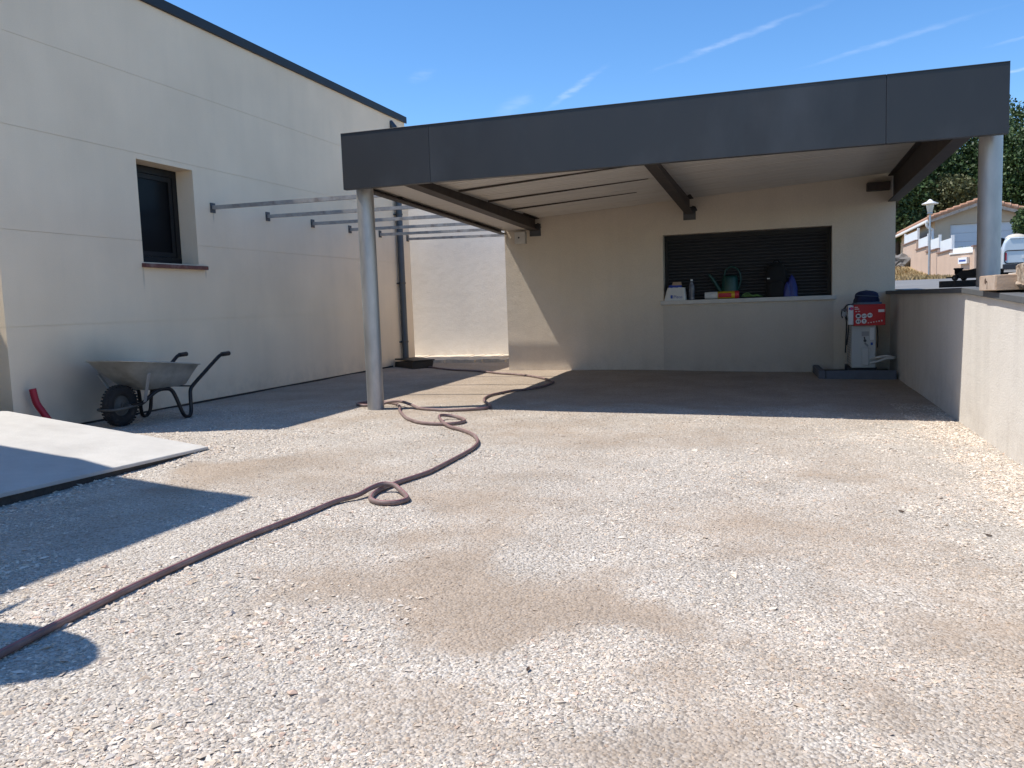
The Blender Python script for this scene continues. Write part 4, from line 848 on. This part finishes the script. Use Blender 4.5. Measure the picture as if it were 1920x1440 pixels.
# ------------------------------------------------------------------ on the garden wall
tb = empty('timber_block', (1.6, 6.65, 1.02), 'sawn timber block with a cracked end lying across the wall coping', 'timber')
TZ0 = 1.030; TZ1 = 1.137
obj('block', M().box(1.445, 2.25, 6.43, 6.90, TZ0, TZ1), 'timber', tb, bevel=.004, seg=1)
obj('end_grain', M().box(1.4425, 1.4445, 6.435, 6.895, TZ0+.004, TZ1-.004), 'timber_end', tb)
obj('crack', M().box(1.4412, 1.4424, 6.655, 6.667, TZ0+.010, TZ0+.066).box(1.4412, 1.4424, 6.667, 6.69, TZ0+.058, TZ0+.070), 'crack', tb)
obj('knot', M().tube([(1.4405,6.712,TZ0+.068),(1.4424,6.712,TZ0+.068)], .021, 14), 'crack', tb)
def log_mesh(cx, cy, cz, L, ry, rz, seed):
    rr = np.random.default_rng(seed); m = M(); n = 48; k = 40; vs = []; fs = []
    for i in range(k+1):
        u = i/k; x = cx+L*u
        for j in range(n):
            a = 2*math.pi*j/n
            w_ = 1+.06*math.sin(2*a+1)+.05*math.sin(5*a+u*5)+.045*rr.standard_normal()
            sq = 1/(abs(math.cos(a))**5+abs(math.sin(a))**5)**.2
            e = min(1, .86+.14*min(u, 1-u)*20)
            vs.append((x+.012*math.sin(3*a+2)+.006*rr.standard_normal(), cy+ry*w_*sq*e*math.cos(a), cz+rz*w_*sq*e*math.sin(a)))
    for i in range(k):
        for j in range(n): fs.append((i*n+j, i*n+(j+1)%n, (i+1)*n+(j+1)%n, (i+1)*n+j))
    m.add(vs, fs, False); m.add(vs[:n], [tuple(reversed(range(n)))]); m.add(vs[-n:], [tuple(range(n))]); return m
lg = tag(obj('log', log_mesh(1.575, 6.34, 1.128, .62, .14, .082, 4), 'bark'), 'rough barked log lying on the wall next to the timber block', 'log')
for i, (x, y, l) in enumerate(((1.60, 6.30, .10), (1.75, 6.42, .16))): obj('loose_bark', M().bar((x, y-.02, 1.215), (x+l, y+.03, 1.235), .05, .008), 'bark', lg)
obj('wedge', M().box(1.62, 1.64, 6.28, 6.40, .968+.005, 1.04), 'old_plank', lg)
tag(obj('stone_slab', M().box(1.62, 2.3, 6.62, 6.86, TZ1+.001, TZ1+.014), 'sill_white', bevel=.004), 'thin pale stone offcut lying on the timber block', 'slab')
for i, (a, b, z) in enumerate((((1.56, 8.85), (2.10, 8.35), 1.062),)):
    tag(obj('plank', M().bar((a[0], a[1], z+.035), (b[0], b[1], z+.035), .20, .062), 'old_plank', bevel=.004), 'dark weathered plank lying under the trolley jack on the wall', 'plank')
tj = empty('trolley_jack', (1.8, 8.6, 1.13), 'black trolley jack standing on the dark plank behind the post', 'jack')
JB = np.array((1.62, 8.80, 1.128)); jd = np.array((.735, -.678, 0)); jn = np.array((.678, .735, 0))
def jp(s, t, z): return tuple(JB+jd*s+jn*t+np.array((0, 0, z)))
for t_ in (-.06, .06):
    obj('side_plate', M().prism([jp(.04,t_,.02),jp(.34,t_,.018),jp(.36,t_,.07),jp(.25,t_,.105),jp(.12,t_,.085),jp(.04,t_,.05)], tuple(-jn*.004), tuple(jn*.004)), 'jack_black', tj)
    for s_, r_ in ((.06, .026), (.33, .036)):
        w_ = obj('wheel', M().tube([jp(s_,t_*1.15-.012,r_), jp(s_,t_*1.15+.012,r_)], r_, 20), 'jack_black', tj)
        obj('hub_cap', M().tube([jp(s_,t_*1.15-.015,r_), jp(s_,t_*1.15+.015,r_)], r_*.4, 12), 'rim_grey', w_)
obj('lift_arm', M().bar(jp(.28,0,.075), jp(.05,0,.075), .05, .04), 'jack_black', tj, bevel=.006)
obj('saddle', M().lathe([(.001,.06),(.034,.06),(.034,.10),(.042,.105),(.042,.118),(.001,.112)], jp(.05,0,0), (0,0,1), 18), 'jack_black', tj)
obj('front_lip', M().bar(jp(-.04,0,.03), jp(.08,0,.035), .10, .012), 'jack_black', tj)
obj('handle', M().tube([jp(.31,0,.09), jp(.37,0,.17), jp(.46,0,.36)], [.028,.022,.018], 12), 'jack_black', tj)

# ------------------------------------------------------------------ across the street
nh = empty('neighbour_house', (9.3, 48, 2), 'peach rendered bungalow with terracotta tiled roof across the street', 'house')
NF = 44.5; NX0, NX1 = 7.36, 11.2; RZ = 5.05; EZ = 4.42; NB = 55.5; RX = 9.26
g0, g1, gz = 8.02, 10.75, 4.12
m = M()
def gz_top(x): return EZ-.05+(RZ-EZ)*(1-abs(x-RX)/(RX-NX0))
m.prism([(NX0,NF,1.6),(g0,NF,1.6),(g0,NF,gz),(g1,NF,gz),(g1,NF,1.6),(NX1,NF,1.6),(NX1,NF,gz_top(NX1)),(RX,NF,RZ-.05),(NX0,NF,EZ-.05)], (0,0,0), (0,.3,0))
m.box(NX0, NX0+.3, NF+.301, NB, 1.6, EZ-.06); m.box(NX1-.3, NX1, NF+.301, NB, 1.6, EZ-.06); m.box(NX0, NX1, NB, NB+.3, 1.6, EZ-.06)
obj('wall', m, 'tan_render', nh)
gd = obj('garage_door', M().box(g0, g1, NF+.12, NF+.16, 1.9, gz-.001), 'garage_door', nh)
for i in range(5):
    z = 2.05+i*.415; obj('door_panel', M().box(g0+.02, g1-.02, NF+.10, NF+.121, z, z+.40), 'garage_door', gd, bevel=.01, seg=1)
rf = M()
for sg, xe in ((-1, 7.0), (1, 11.55)):
    ze = RZ+.06-(RZ-EZ)*abs(xe-RX)/(RX-NX0)
    rf.hexa([(xe,NF-.4,ze),(RX,NF-.4,RZ+.06),(RX,NB+.4,RZ+.06),(xe,NB+.4,ze),(xe,NF-.4,ze+.09),(RX,NF-.4,RZ+.15),(RX,NB+.4,RZ+.15),(xe,NB+.4,ze+.09)])
roof = obj('roof', rf, 'roof_tile', nh)
t0 = None
for sg, xe in ((-1, 6.98), (1, 11.57)):          # rows of round tiles, rounded verge tiles at the gable edge
    ze = RZ+.16-(RZ-EZ)*abs(xe-RX)/(RX-NX0); L = math.hypot(xe-RX, ze-RZ-.16); nrow = 8
    for i in range(nrow):
        f0, f1 = i/nrow, (i+1.12)/nrow; f1 = min(f1, 1)
        a = (RX+(xe-RX)*f0, RZ+.16+(ze-RZ-.16)*f0); b = (RX+(xe-RX)*f1, RZ+.16+(ze-RZ-.16)*f1)
        obj('verge_tile', M().tube([(a[0],NF-.36,a[1]-.01),(b[0],NF-.36,b[1]+.02)], [.085,.11], 10), 'roof_tile', roof)
for sg in (-1,):
    for k in range(36):
        y = NF-.1+k*.31; xe = 6.98; ze = RZ+.15-(RZ-EZ)*abs(xe-RX)/(RX-NX0)
        if t0 is None: t0 = obj('roof_tile', M().tube([(xe,y,ze),(RX,y,RZ+.15)], .09, 8), 'roof_tile', roof); ty0 = y
        else:
            c = t0.copy(); COL.objects.link(c); c.location.y = t0.location.y+(y-ty0)
gze = RZ+.06-(RZ-EZ)*abs(7.0-RX)/(RX-NX0)
obj('gutter', M().box(6.90, 7.02, NF-.38, NB+.4, gze-.12, gze+.02), 'white_paint', nh, bevel=.03)
obj('barge_board', M().hexa([(7.0,NF-.385,gze-.14),(RX,NF-.385,RZ-.10),(RX,NF-.35,RZ-.10),(7.0,NF-.35,gze-.14),(7.0,NF-.385,gze-.0),(RX,NF-.385,RZ+.055),(RX,NF-.35,RZ+.055),(7.0,NF-.35,gze-.0)]).hexa([(RX,NF-.385,RZ-.10),(11.55,NF-.385,4.20),(11.55,NF-.35,4.20),(RX,NF-.35,RZ-.10),(RX,NF-.385,RZ+.055),(11.55,NF-.385,4.36),(11.55,NF-.35,4.36),(RX,NF-.35,RZ+.055)]), 'timber_end', nh)
obj('downpipe', M().tube(spline([(6.96,NF-.25,gze-.1),(7.0,NF-.2,gze-.3),(7.22,NF-.1,gze-.42),(7.26,NF-.06,gze-.6),(7.26,NF-.06,2.3)],4), .06, 10), 'white_paint', nh)

# stepped wall of that plot, white screens between white posts on top
sw = empty('stepped_wall', (6.7, 42, 1.6), 'peach stepped street wall with white frosted screens on top', 'wall')
SY_ = [49.9, 45.5, 42.6, 39.8, 37.1]; ST = [3.50, 3.02, 2.78, 2.58]
for i in range(4):
    a, b = SY_[i+1], SY_[i]
    obj('wall_section', M().box(6.7, 6.9, a+.004, b-.004, 1.2, ST[i]), 'peach_render', sw)
    obj('wall_cap', M().box(6.64, 6.96, a+.0, b-.01, ST[i]+.001, ST[i]+.05), 'wall_cap', sw)
    obj('screen', M().box(6.78, 6.81, a+.12, b-.12, ST[i]+.08, ST[i]+.52), 'frosted_panel', sw)
    obj('post', M().box(6.75, 6.85, a+.01, a+.12, ST[i]+.052, ST[i]+.62), 'white_paint', sw)
obj('post', M().box(6.75, 6.85, 49.78, 49.9, ST[0]+.052, ST[0]+.62), 'white_paint', sw)
m = M().prism([(6.7,37.09,0),(7.30,35.75,0),(7.46,35.83,0),(6.9,37.09,0)], (0,0,1.2), (0,0,2.42)); obj('wall_section', m, 'peach_render', sw)
obj('wall_cap', M().prism([(6.66,37.09,0),(7.27,35.72,0),(7.50,35.83,0),(6.94,37.09,0)], (0,0,2.421), (0,0,2.48)), 'white_paint', sw)
obj('screen', M().prism([(6.78,37.0,0),(7.36,35.76,0),(7.39,35.78,0),(6.81,37.0,0)], (0,0,2.482), (0,0,2.66)), 'white_paint', sw)
obj('pillar', M().box(7.22, 7.56, 35.38, 35.70, 1.2, 2.62), 'peach_render', sw); obj('pillar_cap', M().box(7.17, 7.61, 35.33, 35.75, 2.621, 2.68), 'wall_cap', sw)
lb = empty('letterbox', (7.05, 36.1, 2.0), 'small white letterbox with blue print on the peach wall', 'letterbox')
dn = np.array((-.913, -.408, 0)); dt = np.array((.408, -.913, 0)); lc = np.array((7.075, 36.25, 0))+dn*.06
def lp(a, b, z): return tuple(lc+dt*a+dn*b+np.array((0,0,z)))
obj('case', M().hexa([lp(-.26,-.05,2.02),lp(.26,-.05,2.02),lp(.26,.06,2.02),lp(-.26,.06,2.02),lp(-.26,-.05,2.26),lp(.26,-.05,2.26),lp(.26,.06,2.26),lp(-.26,.06,2.26)]), 'white_paint', lb)
obj('printed_band', M().hexa([lp(-.2,.061,2.10),lp(.2,.061,2.10),lp(.2,.064,2.10),lp(-.2,.064,2.10),lp(-.2,.061,2.17),lp(.2,.061,2.17),lp(.2,.064,2.17),lp(-.2,.064,2.17)]), 'print_blue', lb)
# street lamp
lm = empty('street_lamp', (6.43, 40.1, 1.62), 'slim grey street lamp with a flat hat in front of the stepped wall', 'street lamp')
LX, LY, LZ = 6.40, 39.9, 1.60
obj('pole', M().tube([(LX,LY,LZ-.1),(LX,LY,LZ+1.0),(LX,LY,LZ+2.72)], [.055,.05,.038], 14), 'lamp_metal', lm)
ln_ = obj('lantern', M().lathe([(.04,2.70),(.09,2.74),(.10,2.78),(.155,3.08),(.15,3.10),(.02,3.10)], (LX,LY,LZ), (0,0,1), 20), 'lamp_glass', lm)
obj('collar', M().lathe([(.04,2.66),(.10,2.70),(.11,2.76),(.09,2.78)], (LX,LY,LZ), (0,0,1), 20), 'lamp_metal', ln_)
obj('hat', M().lathe([(.02,3.10),(.32,3.12),(.33,3.15),(.12,3.24),(.07,3.30),(.03,3.33),(.001,3.335)], (LX,LY,LZ), (0,0,1), 28), 'white_paint', lm)
# parked van: rear three-quarter, mostly behind the post and the log
vn = empty('parked_van', (10.2, 37.8, 1.45), 'pale blue white van seen from behind, parked right of the steel post', 'van')
VX0, VX1, VY0, VY1, VZ = 8.28, 10.15, 36.0, 40.2, tz(36.0)
VT = 2.93-VZ
def vsec(y, top, ins):
    return [(VX0+ins,y,VZ+.25),(VX0+ins,y,VZ+.55),(VX0+ins+.02,y,VZ+.95),(VX0+ins+.07,y,VZ+top-.16),(VX0+ins+.20,y,VZ+top),(VX1-ins-.20,y,VZ+top),(VX1-ins-.07,y,VZ+top-.16),(VX1-ins-.02,y,VZ+.95),(VX1-ins,y,VZ+.55),(VX1-ins,y,VZ+.25)]
secs = [vsec(VY0,VT-.05,.04), vsec(VY0+.06,VT,0), vsec(VY0+2.6,VT,0), vsec(VY0+3.2,VT-.45,.02), vsec(VY1-.1,VT-.60,.04), vsec(VY1,VT-.75,.10)]
bm_ = M(); n = 10; vs_ = [p for s_ in secs for p in s_]; fs_ = [(i*n+j, i*n+(j+1)%n, (i+1)*n+(j+1)%n, (i+1)*n+j) for i in range(len(secs)-1) for j in range(n)]
bm_.add(vs_, fs_, False); bm_.add(secs[0], [tuple(reversed(range(n)))]); bm_.add(secs[-1], [tuple(range(n))])
obj('body', bm_, 'van_paint', vn, bevel=.03, seg=2)
def seam(x0, x1, z0, z1, r=.10):
    p = []
    for cx_, cz_, a0 in ((x1-r,z1-r,0),(x0+r,z1-r,90),(x0+r,z0+r,180),(x1-r,z0+r,270)):
        for k in range(5): a = math.radians(a0+k*22.5); p.append((cx_+r*math.cos(a), VY0-.004, cz_+r*math.sin(a)))
    return M().tube(p, .022, 6, closed=True)
zt_ = VZ+VT-.50
obj('tailgate_seam', seam(VX0+.09, VX1-.09, VZ+.45, zt_), 'van_trim', vn)
obj('tail_spoiler', M().box(VX0+.25, VX1-.25, VY0-.03, VY0+.02, VZ+VT-.06, VZ+VT-.02), 'van_paint', vn, bevel=.01)
obj('number_plate', M().box((VX0+VX1)/2-.26, (VX0+VX1)/2+.26, VY0-.02, VY0+.001, VZ+.62, VZ+.73), 'white_paint', vn)
for x in (VX0+.08, VX1-.16): obj('tail_light', M().box(x, x+.08, VY0-.015, VY0+.03, VZ+.55, VZ+.85), 'red_wrap', vn)
obj('bumper', M().box(VX0+.03, VX1-.03, VY0-.06, VY0+.03, VZ+.22, VZ+.42), 'van_trim', vn, bevel=.02)
for y in (VY0+.8, VY1-.75):
    for x in (VX0+.10, VX1-.10):
        o = obj('wheel', M().tube([(x-.1,y,VZ+.31),(x+.1,y,VZ+.31)], .31, 20), 'tyre', vn); obj('rim', M().tube([(x-.105,y,VZ+.31),(x+.105,y,VZ+.31)], .19, 18), 'lamp_metal', o)
obj('roof_vent', M().lathe([(.36,0),(.35,.05),(.26,.13),(.12,.17),(.001,.18)], (8.95,36.9,VZ+VT-.005), (0,0,1), 20), 'canvas', vn)
# flower pots on the forecourt wall
fp = empty('potted_yucca', (7.75, 39.6, 1.8), 'white pot with a small spiky green plant by the garage', 'plant')
obj('pot', M().lathe([(.001,0),(.16,0),(.22,.38),(.20,.38),(.18,.30),(.001,.30)], (7.85,40.6,2.25), (0,0,1), 18).box(7.6,8.1,40.35,40.85,1.55,2.249), 'flower_pot', fp)
for i in range(9):
    a = i*.7; obj('leaf', M().tube([(7.85,40.6,2.5),(7.85+.10*math.cos(a),40.6+.1*math.sin(a),2.78),(7.85+.20*math.cos(a),40.6+.2*math.sin(a),2.9-.02*(i%3))], [.03,.03,.004], 5), 'leaf_fresh', fp)

# ------------------------------------------------------------------ trees, bush, rocks
def crown_mesh(blobs, nleaf, size, seed):
    rr = np.random.default_rng(seed); V = []; T = []
    tot = sum(b[3]*b[4]*b[5] for b in blobs)
    for (cx, cy, cz, rx, ry, rz) in blobs:
        n = int(nleaf*rx*ry*rz/tot)+30
        d = rr.standard_normal((n,3)); d /= np.linalg.norm(d,axis=1)[:,None]
        r = .55+.5*rr.random(n)**.6; r *= 1+.16*np.sin(d[:,0]*7+cx)*np.sin(d[:,1]*6+cy)*np.sin(d[:,2]*8)
        P = d*r[:,None]*np.array((rx,ry,rz))+np.array((cx,cy,cz))
        a = rr.standard_normal((n,3)); a /= np.linalg.norm(a,axis=1)[:,None]
        b = np.cross(a, rr.standard_normal((n,3))); b /= np.linalg.norm(b,axis=1)[:,None]
        s = size*(.55+.9*rr.random(n))[:,None]
        V.append(np.stack([P-a*s, P+b*s*.55, P+a*s, P-b*s*.55],1).reshape(-1,3)); T.append(np.repeat(np.clip(rr.normal(.45,.25,n),0,1),4))
    return np.concatenate(V), np.concatenate(T)
def tree(name, label, x, y, h, r, seed, material, nleaf=16000, size=.105, group='trees behind the neighbouring house'):
    zb = tz(y); rr = np.random.default_rng(seed)
    t_ = empty(name, (x, y, zb), label, 'tree', group)
    tm_ = M(); hh = h*.55
    tm_.tube(spline([(x,y,zb-.3),(x+.1,y,zb+hh*.5),(x+.05,y+.1,zb+hh),(x,y,zb+h*.85)],4), list(np.linspace(.22,.05,13)), 9)
    blobs = [(x, y, zb+h*.58, r*.8, r*.8, h*.34)]
    for i in range(11):
        a = rr.random()*6.28; q = r*(.45+.3*rr.random()); zc = zb+h*(.28+.62*rr.random()); fr = .36+.2*rr.random()
        sh = 1-.5*abs((zc-zb)/h-.5)
        blobs.append((x+q*math.cos(a)*sh, y+q*math.sin(a)*sh, zc, r*fr, r*fr, r*fr*.85))
        if i < 6: tm_.tube([(x,y,zb+h*(.25+.06*i)), (x+q*math.cos(a)*sh, y+q*math.sin(a)*sh, zc)], [.09,.03], 6)
    obj('trunk', tm_, 'tree_bark', t_)
    V, T = crown_mesh(blobs, nleaf, size, seed+100); n = len(V)//4
    cm = M(); cm.v = V.tolist(); cm.f = [(4*i,4*i+1,4*i+2,4*i+3) for i in range(n)]; cm.sm = [False]*n
    c = obj('crown', cm, material, t_)
    at_ = c.data.attributes.new('tone', 'FLOAT', 'POINT'); at_.data.foreach_set('value', T.astype(np.float32))
    return t_
TR = [('tree', 'dark green tree filling the gap left of the street lamp', 8.6, 60, 9.5, 2.9, 1, 'foliage_dark'),
      ('tree', 'tall dark tree behind the bungalow roof, left of the right-hand post', 11.6, 66, 11.5, 3.6, 2, 'foliage_dark'),
      ('tree', 'olive green tree low behind the bungalow ridge', 9.9, 58.2, 5.6, 2.3, 3, 'foliage_olive'),
      ('tree', 'tall mid green tree rising right of the carport fascia end', 15.9, 63, 10.6, 3.4, 4, 'foliage_mid'),
      ('tree', 'dark tree standing directly behind the right-hand steel post', 13.6, 60, 9.0, 3.0, 5, 'foliage_dark'),
      ('tree', 'broad mid green tree at the right edge behind the bungalow', 17.4, 58.5, 9.5, 3.2, 6, 'foliage_mid'),
      ('tree', 'dark tree at the far left of the gap beside the outbuilding corner', 6.6, 62, 9.0, 2.8, 7, 'foliage_dark'),
      ('tree', 'large dark tree farthest back above the bungalow', 10.0, 74, 14.0, 4.2, 8, 'foliage_dark'),
      ('tree', 'tall tree farthest back on the right skyline', 20.3, 68, 10.8, 3.8, 9, 'foliage_mid')]
for a in TR: tree(*a)
tree('tree', 'low dark tree just above the rock heap, beside the outbuilding corner', 7.2, 56.5, 6.0, 2.2, 12, 'foliage_dark', 9000)
tree('tree', 'low dark tree behind the lamp, left of the bungalow eave', 9.4, 61.0, 7.5, 2.6, 13, 'foliage_dark', 9000)
bu = empty('clipped_bush', (10.3, 40.6, 1.8), 'small dense green bush beside the garage door', 'bush')
V, T = crown_mesh([(10.42,40.9,3.75,.62,.6,.72)], 1500, .09, 77); n = len(V)//4
cm = M(); cm.v = V.tolist(); cm.f = [(4*i,4*i+1,4*i+2,4*i+3) for i in range(n)]; cm.sm = [False]*n
c = obj('crown', cm, 'foliage_mid', bu); at_ = c.data.attributes.new('tone','FLOAT','POINT'); at_.data.foreach_set('value', T.astype(np.float32))
obj('stem', M().tube([(10.42,40.9,1.5),(10.42,40.9,3.6)], .06, 8), 'tree_bark', bu)
rr = np.random.default_rng(31)
for i in range(9):
    x = 5.9+.75*rr.random()+.0*i; y = 47.5+2.2*rr.random(); s = .18+.3*rr.random(); z = tz(y)+s*.3+.25*rr.random()
    bm = bmesh.new(); bmesh.ops.create_icosphere(bm, subdivisions=2, radius=s)
    for v in bm.verts: v.co = v.co*(1+.22*rr.standard_normal()); v.co.z *= .7
    me = bpy.data.meshes.new('rock'); bm.to_mesh(me); bm.free(); me.materials.append(MATS['rock'])
    o = bpy.data.objects.new('rock', me); COL.objects.link(o); o.location = (x, y, z)
    tag(o, 'dark rock in the heap at the far end of the peach stepped wall', 'rock', 'rocks heaped at the end of the stepped wall')
# dry grass tufts on the verge
V = []; rr = np.random.default_rng(9); F = []
for i in range(5200):
    y = 33.1+rr.random()**1.2*14; x = 2.5+rr.random()*4.0; z = tz(y); h = .05+.11*rr.random(); a = rr.random()*6.28; k = len(V)
    V += [(x-.03*math.cos(a),y-.03*math.sin(a),z),(x+.03*math.cos(a),y+.03*math.sin(a),z),(x+rr.normal()*.05,y+rr.normal()*.05,z+h)]; F.append((k,k+1,k+2))
gm = M(); gm.v = V; gm.f = F; gm.sm = [False]*len(F)
o = tag(obj('dry_grass', gm, 'dry_grass'), 'straw coloured dry grass on the verge beyond the road', 'grass'); o['kind'] = 'stuff'

# unseen parasol added out of frame to cast the rounded shadow on the gravel
pa = empty('shadow_parasol', (-3.75, 1.75, 0), 'beige parasol added out of frame to cast a rounded shadow', 'parasol')
px_, py_ = -3.60, 1.56; axp = Vector((-.34, .82, .47)).normalized()       # canopy tipped to give the shadow its spike
cpt = Vector((px_, py_, 1.9))
obj('canopy', M().lathe([(.56,0),(.54,.03),(.34,.09),(.13,.17),(.045,.30),(.022,.36)], tuple(cpt), tuple(axp), 24), 'canvas', pa)
obj('finial', M().tube([cpt+axp*.34, cpt+axp*.56], [.022,.006], 10), 'timber', pa)
obj('pole', M().tube([(px_-.1,py_-.1,0),(px_-.1,py_-.1,1.75),tuple(cpt),tuple(cpt+axp*.34)], .02, 12), 'timber', pa)
obj('base', M().lathe([(.001,.09),(.05,.09),(.22,.05),(.25,0)], (px_-.1,py_-.1,-.02), (0,0,1), 24), 'slab_edge', pa)

# small dark litter on the gravel
rr = np.random.default_rng(5)
for i, (x, y, L, lab) in enumerate(((.603, 4.46, .034, 'curled dark dead leaf on the gravel, the farther one towards the garden wall'), (.92, 4.13, .032, 'dark brown crumpled leaf on the loose white chippings at the right'), (-.706, 2.26, .026, 'dark splinter lying in the white patch of gravel near the front'))):
    z = float(yard_z(x, y))+.006; a = rr.random()*3; vs_ = []; fs_ = []
    for k in range(7):
        u = k/6-.5; wd = .32*L*math.cos(u*2.9); c_, s_ = math.cos(a), math.sin(a)
        for t_ in (-1, -.4, .4, 1):
            px, py, pz = u*L, t_*wd*.6, .003*(t_*t_)+.012*u*u*L/.05
            vs_.append((x+px*c_-py*s_, y+px*s_+py*c_, z+pz))
    for k in range(6):
        for t_ in range(3): fs_.append((k*4+t_, k*4+t_+1, k*4+t_+5, k*4+t_+4))
    n_ = len(vs_); vs_ += [(p[0], p[1], p[2]-.002) for p in vs_]; fs_ += [tuple(i_+n_ for i_ in reversed(f)) for f in fs_]
    tag(obj('dead_leaf', M().add(vs_, fs_, True), 'crack'), lab, 'leaf', 'dead leaves and splinters on the gravel')
